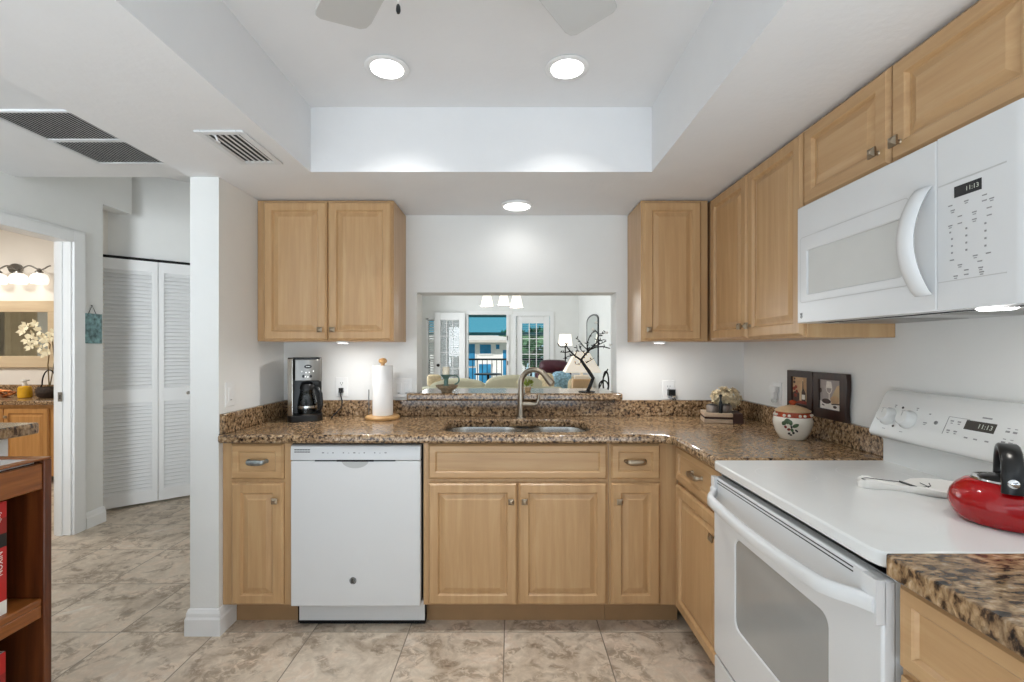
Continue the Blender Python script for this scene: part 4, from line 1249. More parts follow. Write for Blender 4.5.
# framed pictures standing on the back splash
def picture(y0, y1, kind, label):
    z0, z1 = 1.0135, 1.210
    xf = 1.345
    t = thing('picture_frame', (xf+0.010, (y0+y1)/2, z0), label, 'picture', 'framed wine pictures')
    w = y0-y1
    bm0 = MB('dark_frame_wood')
    out = [(y1, z0)] + [(y0, z0), (y0, z1)] + [(y1, z1)] + [(y1-0.004*math.sin(k/6*math.pi*2), z1-(z1-z0)*k/6) for k in range(1, 6)]
    inn = [(y1+0.040, z0+0.042), (y0-0.034, z0+0.042), (y0-0.034, z1-0.030), (y1+0.040, z1-0.030)]
    bm0.slab(out, [inn], 0, 0.020)
    for v in bm0.bm.verts: v.co = Vector((xf + v.co.z, v.co.x, v.co.y))
    bm0.build('frame', t, bevel=(0.002, 2))
    ya, yb_ = y0-0.034, y1+0.040
    za, zb = z0+0.042, z1-0.030
    W, H = ya-yb_, zb-za
    x = xf+0.009
    b = MB('painting_ground' if kind == 'bottle' else 'painting_grey'); b.box(x, x+0.004, yb_-0.003, ya+0.003, za-0.003, zb+0.003)
    lay = [0]
    def poly(pts, mat):
        lay[0] += 1
        b.m(mat)
        b.face([(x-0.0003*lay[0], ya-W*u, za+H*v) for u, v in pts])
    if kind == 'bottle':
        poly([(0,0),(1,0),(1,0.16),(0,0.12)], 'painting_red')
        poly([(0.30+0.28*math.cos(a)-0.08, 0.26+0.20*math.sin(a)) for a in [2*math.pi*k/14 for k in range(14)]], 'painting_dark')
        for cu_, cv, r in ((0.10,0.55,0.10),(0.22,0.62,0.09),(0.12,0.80,0.08),(0.28,0.45,0.09),(0.2,0.30,0.1),(0.85,0.2,0.09),(0.15,0.93,0.06)):
            poly([(cu_+r*math.cos(a), cv+r*0.7*math.sin(a)) for a in [2*math.pi*k/12 for k in range(12)]], 'painting_red' if r > 0.085 else 'painting_dark')
        poly([(0.48,0.12),(0.92,0.12),(0.92,0.44),(0.74,0.62),(0.73,0.92),(0.66,0.92),(0.66,0.62),(0.48,0.44)], 'painting_ground_light')
        poly([(0.62,0.12),(0.88,0.12),(0.88,0.42),(0.74,0.60),(0.72,0.86),(0.68,0.86),(0.67,0.58),(0.62,0.44)], 'painting_dark')
        poly([(0.64,0.18),(0.84,0.18),(0.84,0.36),(0.64,0.36)], 'painting_white')
    else:
        poly([(0.5,0.1),(1,0.1),(1,0.9),(0.8,0.8),(0.6,0.5)], 'painting_ground_light')
        poly([(0,0),(1,0),(1,0.16),(0,0.26)], 'painting_white')
        poly([(0.33,0.95),(0.55,0.95),(0.60,0.70),(0.54,0.56),(0.47,0.52),(0.47,0.34),(0.56,0.30),(0.34,0.30),(0.43,0.34),(0.43,0.52),(0.34,0.58),(0.29,0.70)], 'painting_white')
        poly([(0.32,0.72),(0.57,0.72),(0.52,0.58),(0.45,0.55),(0.36,0.60)], 'painting_grey')
        poly([(0.20+0.22*math.cos(a)+0.12, 0.26+0.09*math.sin(a)) for a in [2*math.pi*k/12 for k in range(12)]], 'painting_dark')
        poly([(0.72+0.2*math.cos(a), 0.34+0.14*math.sin(a)) for a in [2*math.pi*k/14 for k in range(14)]], 'painting_ground')
        poly([(0.05+0.06*math.cos(a), 0.62+0.09*math.sin(a)) for a in [2*math.pi*k/10 for k in range(10)]], 'painting_dark')
        poly([(0.1,0.12),(0.22,0.09),(0.25,0.12),(0.14,0.16)], 'painting_dark')
        poly([(0.55,0.20),(0.95,0.24),(0.96,0.20),(0.6,0.16)], 'painting_dark')
        poly([(0.74+0.09*math.cos(a), 0.10+0.05*math.sin(a)) for a in [2*math.pi*k/10 for k in range(10)]], 'painting_dark')
    b.build('picture', t)
picture(2.285, 2.094, 'bottle', 'dark framed picture of a wine bottle, partly behind the cookie jar')
picture(2.086, 1.880, 'glass', 'dark framed picture of a wine glass, on the oven side of its pair')

# spoon rest
t0 = Vector((0.996, 1.345, CZ)); t1 = Vector((1.235, 1.245, CZ))
ax = (t1-t0).normalized(); sd = Vector((-ax.y, ax.x, 0)); L = (t1-t0).length
t = thing('spoon_rest', t0.lerp(t1, 0.5), 'white ceramic spoon rest with black line pattern on the cooktop', 'spoon rest')
b = MB('ceramic_white')
prof = [(0.0,0.008),(0.02,0.020),(0.06,0.026),(0.12,0.025),(0.22,0.017),(0.34,0.016),(0.42,0.024),(0.52,0.047),(0.66,0.066),(0.82,0.066),(0.94,0.045),(1.0,0.008)]
loops = []
for s, w in prof:
    hr = 0.016 + 0.012*math.exp(-((s-0.10)/0.10)**2) + 0.010*max(0, min(1, (s-0.38)/0.15))
    c = t0 + ax*(L*s)
    dip = 0.004 if s > 0.5 else 0.009
    loops.append([c + sd*(w*k) + Z_*z for k, z in ((-0.72,0.0005),(-1.0,hr*0.8),(-0.96,hr),(-0.88,hr-0.002),(-0.55,dip+0.002),(0,dip),(0.55,dip+0.002),(0.88,hr-0.002),(0.96,hr),(1.0,hr*0.8),(0.72,0.0005))])
b.loft(loops)
b.build('dish', t, smooth=55)
b = MB('line_black')
def ln(pts, r=0.0011): b.tube([t0 + ax*(L*s) + sd*w + Z_*z for s, w, z in pts], r, 6)
ln([(0.10,-0.018,0.0225),(0.05,-0.012,0.0225),(0.04,0.006,0.022),(0.10,0.018,0.0225),(0.2,0.017,0.021),(0.40,0.018,0.019)])
ln([(0.05,0.0,0.010),(0.09,0.010,0.013),(0.16,0.010,0.014)], 0.0014)
ln([(0.40,0.022,0.019),(0.50,-0.015,0.016)], 0.0032)
ln([(0.60,0.04,0.016),(0.66,0.025,0.010),(0.60,0.012,0.007)]); ln([(0.58,0.02,0.008),(0.68,0.03,0.012),(0.68,0.042,0.017)])
ln([(0.64,-0.048,0.0185),(0.74,-0.0525,0.0185),(0.84,-0.050,0.0185)], 0.0016)
b.build('line_pattern', t)

# kettle
kc = Vector((1.127, 1.062, CZ))
t = thing('kettle', kc, 'squat red enamel kettle with black handle standing on the cooktop', 'kettle')
b = MB('red_enamel'); b.lathe([(0.078,0.001),(0.086,0.004),(0.095,0.018),(0.101,0.036),(0.101,0.046),(0.097,0.062),(0.087,0.078),(0.073,0.090),(0.058,0.096)], kc, n=64)
b.build('body', t, smooth=60)
b = MB('chrome'); b.lathe([(0.060,0.093),(0.063,0.0965),(0.060,0.100),(0.050,0.099),(0.048,0.096)], kc, n=48, cap1=False); b.m('black_plastic').lathe([(0.050,0.097),(0.045,0.102),(0.028,0.107),(0.008,0.109)], kc, n=40)
b.m('black_plastic').lathe([(0.006,0.108),(0.006,0.116),(0.012,0.122),(0.012,0.130),(0.005,0.134)], kc, n=18)
b.build('lid', t, smooth=50)
hd_ = Vector((0.66, 0.75, 0)).normalized(); hs = Vector((0.75, -0.66, 0)).normalized()
pth = []
for a, zz in ((-0.088,0.084),(-0.088,0.105),(-0.084,0.128),(-0.074,0.150),(-0.052,0.166),(-0.020,0.174),(0.012,0.172),(0.040,0.161),(0.058,0.142),(0.068,0.116),(0.073,0.090)): pth.append((a, zz))
loops = []
for i, (a, zz) in enumerate(pth):
    a0, z0_ = pth[max(0, i-1)]; a1, z1_ = pth[min(len(pth)-1, i+1)]
    tv = (hd_*(a1-a0) + Z_*(z1_-z0_)).normalized(); nv = hs.cross(tv)
    w, th = 0.018, 0.0065
    loops.append([kc + hd_*a + Z_*zz + hs*(w*k) + nv*(th*m_) for k, m_ in ((-1,-0.4),(-0.8,-1),(0.8,-1),(1,-0.4),(1,0.4),(0.8,1),(-0.8,1),(-1,0.4))])
b = MB('black_plastic'); b.loft(loops); hb = b.build('handle', t, smooth=50)
b = MB('chrome'); b.lathe([(0.0095,0.006),(0.0095,0.010),(0.005,0.0125)], kc - hd_*0.088 + Z_*0.108, -hd_, 18); b.build('bolt', hb, smooth=40)
b = MB('red_enamel'); b.tube([kc+Vector((0.070,-0.055,0.060)), kc+Vector((0.098,-0.075,0.090)), kc+Vector((0.110,-0.083,0.112))], [0.022,0.016,0.012], 16); b.build('spout', t, smooth=50)

# ------------------------------------------------------------------ hall side: bar end, bookcase, plaque
b = MB('wall_paint'); b.box(-2.3, -1.700, 0.70, 1.575, 0, 1.014)
struct(b.build('wall_bar'))
b = MB('granite_near'); b.slab([(-2.4, 0.6), (-1.662, 0.6), (-1.662, 1.628), (-1.668, 1.648), (-1.69, 1.660), (-2.4, 1.660)], [], 1.0145, 1.052)
tag(b.build('bar_counter', bevel=(0.013, 3)), 'end of a granite bar counter above the wooden bookcase', 'countertop', 'granite worktops')
BX0, BX1, BY0, BY1, BT = -1.697, -1.440, 0.78, 1.462, 0.972
t = thing('bookcase', (-1.57, 1.12, 0), 'dark stained wooden bookcase with a pale top under the granite bar end', 'bookcase')
b = MB('walnut'); b.box(BX0, BX1, BY1-0.024, BY1, 0, BT-0.002); b.build('side_panel', t, bevel=(0.003, 2))
b = MB('walnut'); b.box(BX0, BX1, BY0, BY0+0.024, 0, BT-0.002); b.build('side_panel', t, bevel=(0.003, 2))
b = MB('walnut'); b.box(BX0, BX0+0.012, BY0+0.024, BY1-0.024, 0.02, BT-0.03); b.build('back_panel', t)
b = MB('walnut_y')
b.box(BX1-0.022, BX1-0.004, BY0+0.024, BY1-0.024, 0.880, BT-0.012)
b.build('apron', t, bevel=(0.004, 2))
b = MB('walnut_y'); b.box(BX0, BX1, BY1-0.030, BY1, BT-0.002, BT+0.004).box(BX0, BX1, BY0, BY0+0.03, BT-0.002, BT+0.004).box(BX1-0.03, BX1, BY0+0.03, BY1-0.030, BT-0.002, BT+0.004).box(BX0, BX0+0.03, BY0+0.03, BY1-0.03, BT-0.002, BT+0.004)
tp = b.build('top_frame', t, bevel=(0.002, 2))
b = MB('glass_top_reflection'); b.box(BX0+0.028, BX1-0.028, BY0+0.028, BY1-0.028, BT-0.012, BT+0.0005); b.build('top_panel', tp)
for z in (0.06, 0.545):
    b = MB('walnut_y'); b.box(BX0+0.012, BX1-0.006, BY0+0.024, BY1-0.024, z-0.022, z).box(BX1-0.028, BX1-0.006, BY0+0.024, BY1-0.024, z-0.060, z-0.02); b.build('shelf', t, bevel=(0.005, 3))
def book(y0, y1, z, h, dep, cover, bands, label, txt=None, group='books on the wooden shelves'):
    xf = BX1 - 0.030
    o = thing('book', (xf-dep/2, (y0+y1)/2, z), label, 'book', group)
    b = MB(cover); b.box(xf-dep, xf, y0, y0+0.0025, z, z+h).box(xf-dep, xf, y1-0.0025, y1, z, z+h).box(xf-0.003, xf+0.0005, y0, y1, z, z+h)
    for mt, a, c in bands: b.m(mt).box(xf, xf+0.0012, y0+0.0005, y1-0.0005, z+h*a, z+h*c)
    b.build('cover', o)
    b = MB('book_white'); b.box(xf-dep+0.004, xf-0.003, y0+0.0025, y1-0.0025, z+0.004, z+h-0.004); b.build('pages', o)
    if txt:
        b = MB('book_white')
        for s, a, sz in txt: b.text(s, sz, (xf+0.0016, (y0+y1)/2, z+h*a), -Z_, Y_, 0.0002)
        b.build('lettering', o)
book(1.318, 1.358, 0.545, 0.325, 0.19, 'book_red', [('book_black',0.60,0.72),('book_maroon',0.72,0.86),('book_white',0.0,0.12)], 'thick red book with white spine lettering, closest to the shelf end', [('NIXON', 0.46, 0.021), ('Stella', 0.87, 0.015)])
book(1.274, 1.316, 0.545, 0.315, 0.18, 'book_cream', [('book_red',0.12,0.30),('book_white',0.0,0.12)], 'cream spined book standing beside the thick red book')
book(1.313, 1.355, 0.06, 0.375, 0.19, 'book_white', [('book_red',0.84,1.0),('book_maroon',0.60,0.84)], 'tall white and red book on the low shelf', [('RECIPES', 0.3, 0.02)][:0])
# wall plaque
t = thing('wall_plaque', (HALLX+0.006, 3.452, 1.36), 'small teal glass plaque hanging by a cord beside the closet', 'plaque')
b = MB('teal_glass'); b.box(HALLX+0.002, HALLX+0.012, 3.375, 3.53, 1.355, 1.575); b.build('plate', t, bevel=(0.002, 2))
b = MB('black_plastic'); b.tube([(HALLX+0.008, 3.420, 1.572), (HALLX+0.006, 3.452, 1.635), (HALLX+0.008, 3.484, 1.572)], 0.0018, 6); b.lathe([(0.004,0),(0.004,0.006)], (HALLX+0.001, 3.452, 1.635), X_, 10); b.build('cord', t)

# ------------------------------------------------------------------ bathroom seen through the doorway
VY = 5.068
t = thing('vanity', (-5.4, 4.8, 0), 'honey maple bathroom vanity with a granite top, through the doorway', 'vanity')
b = MB('bath_maple'); b.box(-6.6, -4.3, 4.53, VY, 0.08, 0.775); b.build('body', t)
for k in range(5):
    x0 = -6.32 + k*0.445 - 0.155 - 0.22
    f = front(t, 'door', (x0, 4.53, 0.12), X_, NB, 0.435, 0.62, DOOR_R, 'bath_maple'); knob(f, (x0+(0.40 if k % 2 else 0.035), 4.512, 0.66), NB, X_)
b = MB('granite'); b.box(-6.62, -4.28, 4.49, VY, 0.776, 0.816).box(-6.62, -4.28, VY-0.022, VY, 0.816, 0.93); b.build('top', t, bevel=(0.005, 2))
t = thing('bathroom_mirror', (-5.6, VY, 1.12), 'large bathroom mirror in a pale wooden frame above the vanity', 'mirror')
b = MB('bath_frame')
for bx in ((-6.4, -4.90, 1.115, 1.24), (-6.4, -4.90, 1.715, 1.835)): b.box(bx[0], bx[1], VY-0.03, VY-0.001, bx[2], bx[3])
b.box(-6.4, -6.28, VY-0.03, VY-0.001, 1.24, 1.715).box(-5.012, -4.90, VY-0.03, VY-0.001, 1.24, 1.715)
b.build('frame', t, bevel=(0.004, 2))
b = MB('mirror'); b.box(-6.29, -5.0, VY-0.012, VY-0.002, 1.23, 1.725); b.build('glass', t)
lx, lz = -5.375, 2.185
t = thing('vanity_light', (lx, VY, lz), 'wavy bronze vanity light bar with frosted glass shades over the mirror', 'wall light')
b = MB('steel_dark'); b.loft([[(lx+0.075*math.cos(2*math.pi*k/24), VY-d, lz+0.055*math.sin(2*math.pi*k/24)) for k in range(24)] for d in (0.001, 0.02)]); b.tube([(lx, VY-0.02, lz), (lx, VY-0.09, lz)], 0.010, 10); b.build('mount', t, smooth=40)
b = MB('steel_dark'); b.tube([(lx-0.46+0.92*k/48, VY-0.095, lz-0.005+0.022*math.cos(2*math.pi*(0.92*k/48-0.46)/0.235)) for k in range(49)], 0.008, 10); b.build('bar', t, smooth=50)
for k in range(4):
    gx = lx - 0.32 + k*0.22 + (0.0)
    b = MB('steel_dark'); b.lathe([(0.012,0.0),(0.018,-0.02),(0.034,-0.035),(0.036,-0.055)], (gx+0.0, VY-0.095, lz-0.012), n=20); s = b.build('socket', t, smooth=40)
    b = MB('globe_white'); b.lathe([(0.034,-0.05),(0.066,-0.075),(0.078,-0.11),(0.074,-0.145),(0.064,-0.165)], (gx, VY-0.095, lz-0.012), n=26); b.build('glass_shade', s, smooth=50)
for gx in (lx-0.2, lx+0.24):
    d = bpy.data.lights.new('vanity_bulb', 'POINT'); d.energy = 0.4; d.color = (1, 0.95, 0.88); d.shadow_soft_size = 0.06
    o = bpy.data.objects.new('vanity_bulb', d); COL.objects.link(o); o.parent = t; o.location = (gx-lx, -0.17, -0.25)
area_light('bathroom_fill', (-5.6, 3.4, 2.72), (0, 0, 0), 0.8, 0.8, 48, (1, 0.97, 0.92))  # added unseen light, brightens the bathroom and what its mirror shows
# vanity top things
t = thing('orchid', (-4.755, 4.80, 0.816), 'cream orchid spray rising from the dark basket on the vanity', 'flowers')
b = MB('stem_brown')
stem = [Vector((-4.86, 4.80, 0.93)), Vector((-4.88, 4.80, 1.15)), Vector((-4.95, 4.80, 1.36)), Vector((-5.08, 4.79, 1.52)), Vector((-5.20, 4.78, 1.50))]
stem = [p + X_*0.22*((p.z-0.9)/0.5 if p.z < 1.4 else 1.0) + X_*0.0 for p in stem]
b.tube([p + X_*0.09 if p.z < 1.0 else p for p in stem], 0.005, 8)
b.tube([Vector((-4.75, 4.80, 0.93)), Vector((-4.70, 4.8, 1.2)), Vector((-4.72, 4.79, 1.45))], 0.005, 8); b.build('stems', t, smooth=60)
random.seed(5)
b = MB('orchid')
spots = [(-5.21,1.50),(-5.14,1.55),(-5.07,1.57),(-5.02,1.50),(-5.12,1.46),(-5.18,1.41),(-5.05,1.40),(-4.98,1.43),(-4.94,1.38),(-5.02,1.33),(-4.92,1.48),(-4.90,1.42),(-5.0,1.27),(-4.93,1.28),(-5.10,1.34)]
for x, z in spots:
    c = Vector((x+0.21, 4.77+random.uniform(-0.03,0.02), z))
    for k in range(5):
        a = 2*math.pi*k/5 + random.random(); d = Vector((math.cos(a), -0.25, math.sin(a))); q = Vector((-math.sin(a), 0, math.cos(a)))
        b.face([c, c+d*0.028+q*0.020, c+d*0.055+Vector((0,-0.008,0)), c+d*0.028-q*0.020])
b.build('blossoms', t)
b = MB('basket_dark'); b.lathe([(0.075,0),(0.10,0.03),(0.105,0.07),(0.09,0.11),(0.085,0.11),(0.09,0.05)], (-4.755, 4.80, 0.8165), n=24)
b.build('pot', t, smooth=50)
b = MB('black_metal'); b.tube([(-4.845, 4.80, 0.92)] + arc(Vector((-4.755, 4.80, 0.95)), 0.075, 180, 0, 14, X_, Z_*2.0) + [(-4.675, 4.80, 0.92)], 0.006, 8)
b.build('basket_handle', t, smooth=60)
t = thing('soap_jar', (-4.985, 4.78, 0.816), 'round jar of golden liquid with white cap on the vanity', 'jar')
b = MB('gold_liquid'); b.lathe([(0.05,0),(0.056,0.006),(0.056,0.10),(0.045,0.118),(0.02,0.125)], (-4.985, 4.78, 0.817), n=26); b.build('body', t, smooth=40)
b = MB('plate_white'); b.lathe([(0.022,0.125),(0.022,0.15),(0.012,0.155),(0.012,0.165),(0.034,0.170),(0.034,0.185)], (-4.985, 4.78, 0.817), n=22); b.build('cap', t, smooth=40)
t = thing('coiled_ornament', (-5.20, 4.80, 0.816), 'coppery curled ornament lying on the vanity top', 'ornament')
b = MB('copper')
b.tube([Vector((-5.28,4.80,0.86)) + Vector((0.10*math.cos(a)*(1-a/25), 0.02*math.sin(2*a), 0.033*math.sin(a)*(1-a/25)))+X_*0.009*a for a in [k*0.35 for k in range(40)]], 0.010, 8)
b.lathe([(0.03,0),(0.04,0.004),(0.02,0.012)], (-5.20,4.80,0.8165), n=16)
b.build('coil', t, smooth=60)
b = MB('curtain_tan')
lo = [(-7.95+0.03*math.sin(k*1.1), 2.30+0.012*k) for k in range(40)]
b.loft([[(x, y, z) for x, y in lo] + [(x-0.006, y, z) for x, y in reversed(lo)] for z in (0.15, 2.1)])
tag(b.build('curtain', smooth=60), 'tan shower curtain seen reflected in the bathroom mirror', 'curtain')

# ------------------------------------------------------------------ things on the bar ledge
LZ = 1.0565
hx, hy = -0.385, 2.76
t = thing('candle_holder', (hx, hy, LZ), 'green ceramic candle holder with a curled handle and cream candle', 'candle holder')
b = MB('wicker'); b.lathe([(0.030,0),(0.034,0.012),(0.050,0.022),(0.064,0.036),(0.066,0.044),(0.060,0.042),(0.03,0.026)], (hx,hy,LZ), n=30); b.build('dish', t, smooth=50)
b = MB('teal_ceramic'); b.lathe([(0.022,0.024),(0.020,0.035),(0.012,0.05),(0.014,0.062),(0.012,0.075),(0.020,0.09),(0.030,0.098),(0.032,0.106),(0.02,0.106)], (hx-0.005,hy,LZ), n=26); b.build('cup', t, smooth=50)
b = MB('teal_ceramic'); b.tube([(hx+0.022, hy, LZ+0.100)] + arc(Vector((hx+0.046, hy, LZ+0.075)), 0.026, 110, -90, 12, X_, Z_) , 0.0045, 8); b.build('handle', t, smooth=60)
b = MB('candle_wax'); b.lathe([(0.020,0.106),(0.020,0.150),(0.014,0.152),(0.003,0.149)], (hx-0.005,hy,LZ), n=20); b.build('candle', t, smooth=40)
# metal tree
t = thing('tree_sculpture', (0.45, 2.80, LZ), 'dark metal branch tree sculpture with tiny leaves on the bar ledge', 'sculpture')
def P_(px, py, D=2.80): return Vector(((px-512)*D/F_PX, D, EYE-(py-349.5)*D/F_PX))
b = MB('black_metal'); b.lathe([(0.05,0),(0.05,0.004),(0.012,0.008)], (0.448, 2.80, LZ), n=24); b.build('base', t, smooth=40)
b = MB('black_metal')
tr = [P_(587.5,391.5), P_(590.5,385), P_(593,378), P_(589,371.5), P_(585,366), P_(581,360)]
b.tube(tr, [0.011,0.011,0.012,0.011,0.010,0.009], 10)
tk = b.build('trunk', t, smooth=60)
BR = [([(581,360),(585,354.5),(590,349.5),(596,347),(603,346.5),(610,348.5)], 0.0065),
      ([(590,349.5),(594,345),(599,341),(604,339.5)], 0.005), ([(593,346.5),(600,344),(606,341)], 0.004), ([(588,351),(587,344),(589,338),(592,333),(596,331)], 0.0042),
      ([(596,331),(598,334),(604,333.5),(606,332.5)], 0.003), ([(596,343),(598,337),(601,334.5)], 0.003),
      ([(581,360),(575,356),(570,351.5),(566,346.5),(565,343)], 0.006), ([(570,351.5),(565,352.5),(560,352)], 0.004), ([(574,355),(568,356.5),(563,359)], 0.0035), ([(566,347),(561,347),(557.5,343)], 0.0035),
      ([(575,356),(577,350),(576,345)], 0.003), ([(588,350.5),(583,345.5),(580,341),(577,338)], 0.0035), ([(585,354),(580,348.5),(579,344)], 0.003), ([(586,363),(590,360.5),(594,358)], 0.003), ([(583,357),(579,365),(575,364)], 0.0025)]
random.seed(11)
for k, (pts, r) in enumerate(BR):
    off = random.uniform(-0.05, 0.05)
    pp_ = [P_(x, y) + Y_*(off*i/len(pts)) for i, (x, y) in enumerate(pts)]
    b = MB('black_metal'); b.tube(pp_, [r*(1-0.55*i/(len(pp_)-1)) for i in range(len(pp_))], 8)
    for i in range(1, len(pp_)):
        for q in range(2):
            c = pp_[i-1].lerp(pp_[i], random.random()); d = Vector((random.gauss(0,1), random.gauss(0,0.5), random.gauss(0.4,0.8))).normalized()
            e_ = d.orthogonal().normalized()
            L_ = random.uniform(0.012, 0.022)
            b.loft([[c + d*(L_*s_) + e_*(w_*k_) + d.cross(e_)*(w_*0.35*m_) for k_, m_ in ((1,0),(0,1),(-1,0),(0,-1))] for s_, w_ in ((0,0.001),(0.35,0.0042),(0.7,0.0038),(1,0.0006))])
    b.build('branch', tk, smooth=60)
b = MB('ceramic_white')
for x, y in ((596,322.5),(593,329.5),(606.5,332.5),(610.5,345)): b.sphere(P_(x, y), (0.010, 0.008, 0.008), 10, 8)
b.build('blossoms', t, smooth=60)
# little plant behind the faucet
t = thing('small_plant', (0.095, 2.84, LZ), 'tiny yellow green potted plant on the ledge just behind the faucet', 'plant')
b = MB('ceramic_tan'); b.lathe([(0.016,0),(0.022,0.02),(0.024,0.026),(0.018,0.026)], (0.095,2.84,LZ), n=18); b.build('pot', t, smooth=40)
b = MB('leaf')
for k in range(34):
    a = random.uniform(0, 6.28); e = random.uniform(0.2, 1.3); d = Vector((math.cos(a)*math.cos(e), math.sin(a)*math.cos(e), math.sin(e))); q = d.orthogonal().normalized()
    c = Vector((0.095,2.84,LZ+0.026)) + d*random.uniform(0.005,0.035); L_ = random.uniform(0.02,0.035)
    b.face([c, c+d*L_*0.5+q*0.007, c+d*L_, c+d*L_*0.5-q*0.007])
b.build('leaves', t)

# ------------------------------------------------------------------ living room beyond the opening
def at(px, D): return (px-512)*D/F_PX
def zt(py, D): return EYE-(py-349.5)*D/F_PX
# glazed doors on the far wall
def glazed_leaf(name, x0, x1, y, z1, cols, knob_side=None, blind='trim_white', tilt=0.3):
    o = bpy.data.objects.new(name, None); o.empty_display_size = 0.05; o.location = ((x0+x1)/2, y, 0); COL.objects.link(o); struct(o)
    b = MB('trim_white'); st = 0.125
    b.box(x0, x0+st, y, y+0.045, 0.02, z1).box(x1-st, x1, y, y+0.045, 0.02, z1).box(x0+st, x1-st, y, y+0.045, z1-0.15, z1).box(x0+st, x1-st, y, y+0.045, 0.02, 0.26)
    b.build('leaf_frame', o, bevel=(0.004, 2))
    b = MB('trim_white')
    gw = x1-x0-2*st
    for k in range(1, cols): b.box(x0+st+gw*k/cols-0.009, x0+st+gw*k/cols+0.009, y+0.004, y+0.024, 0.26, z1-0.15)
    for k in range(1, 5):
        z = 0.26+(z1-0.41)*k/5; b.box(x0+st, x1-st, y+0.006, y+0.022, z-0.009, z+0.009)
    b.build('muntins', o)
    b = MB('clear_glass'); b.box(x0+st-0.005, x1-st+0.005, y+0.024, y+0.028, 0.255, z1-0.145); b.build('pane', o)
    b = MB(blind)
    n = 34
    for k in range(n):
        z = 0.28+(z1-0.45)*(k+0.5)/n
        b.obox(((x0+x1)/2, y+0.040, z), X_, Vector((0, math.cos(tilt), math.sin(tilt))), Vector((0, -math.sin(tilt), math.cos(tilt))), gw-0.01, 0.026, 0.002)
    b.build('blind_slats', o)
    if knob_side is not None:
        b = MB('black_metal'); b.lathe([(0.030,0),(0.030,0.006),(0.012,0.012),(0.012,0.03),(0.028,0.042),(0.028,0.058),(0.015,0.066)], (knob_side, y, 0.99), NB, 20); b.build('knob', o, smooth=40)
    return o
glazed_leaf('door_2', -1.58, -0.955, FY-0.10, 2.06, 3, -1.50, tilt=0.95)
glazed_leaf('door_3', 0.085, 0.775, FY+0.02, 2.00, 3, None, tilt=0.15)
b = MB('trim_white')
b.box(-0.945, -0.90, FY-0.02, FY+0.14, 0, 2.03).box(-0.115, -0.055, FY-0.02, FY+0.14, 0, 2.03).box(-0.945, 0.0, FY-0.02, FY+0.14, 2.03, 2.10)
b.box(0.02, 0.08, FY-0.02, FY+0.14, 0, 2.0).box(0.78, 0.86, FY-0.02, FY+0.02, 0, 2.0).box(0.02, 0.86, FY-0.02, FY+0.02, 2.0, 2.09)
tr2 = struct(b.build('trim_2'))
b = MB('steel_dark')
for z in (0.99, 1.50): b.box(-0.105, -0.085, FY-0.035, FY-0.018, z, z+0.09)
b.build('hinges', tr2)
t = bpy.data.objects.new('window_1', None); t.location = (-1.66, FY, 0.62); t.empty_display_size = 0.05; COL.objects.link(t); struct(t)
b = MB('trim_white'); b.box(-1.76, -1.715, FY-0.03, FY+0.02, 0.58, 1.96).box(-1.605, -1.585, FY-0.03, FY+0.02, 0.58, 1.96).box(-1.76, -1.585, FY-0.03, FY+0.02, 1.92, 1.98).box(-1.76, -1.585, FY-0.05, FY+0.02, 0.57, 0.62); b.build('window_frame', t)
b = MB('trim_white')
for k in range(26): b.obox((-1.66, FY+0.05, 0.66+k*0.05), X_, Vector((0, 0.5, 0.87)), Vector((0, -0.87, 0.5)), 0.11, 0.032, 0.003)
b.build('blind_slats', t)
b = MB('clear_glass'); b.box(-1.72, -1.60, FY+0.09, FY+0.094, 0.62, 1.92); b.build('pane', t)
# chandelier
chx, chy = -0.13, 4.62
t = thing('chandelier', (chx, chy, 2.8), 'chandelier with flared white glass shades hanging beyond the pass-through', 'chandelier')
b = MB('nickel'); b.lathe([(0.06,0),(0.06,-0.02),(0.012,-0.04),(0.008,-0.06),(0.008,-0.74),(0.03,-0.78),(0.035,-0.84),(0.01,-0.88)], (chx, chy, 2.8), n=20); b.build('stem', t, smooth=40)
for x, y, zb in ((at(487,4.6), 4.60, zt(306.0,4.6)), (at(503.8,4.95), 4.95, zt(304.8,4.95)), (at(516.5,4.45), 4.45, zt(307.2,4.45)), (-0.12, 4.95, 1.77))[:3]:
    hh = 0.112
    b = MB('nickel'); b.tube([(chx, chy, 1.985), ((chx+x)/2, (chy+y)/2, 1.955), (x, y, 1.985), (x, y, zb+hh+0.005)], 0.007, 8); am = b.build('arm', t, smooth=60)
    b = MB('shade_glow'); b.lathe([(0.062,zb-0.0),(0.036,zb+hh),(0.030,zb+hh+0.012),(0.012,zb+hh+0.015)], (x, y, 0), n=26, cap0=False); b.build('glass_shade', am, smooth=40)
    d = bpy.data.lights.new('chandelier_bulb', 'POINT'); d.energy = 2.5; d.color = (1, 0.95, 0.88); d.shadow_soft_size = 0.03
    o = bpy.data.objects.new('chandelier_bulb', d); COL.objects.link(o); o.parent = t; o.location = Vector((x, y, zb+0.0)) - t.location
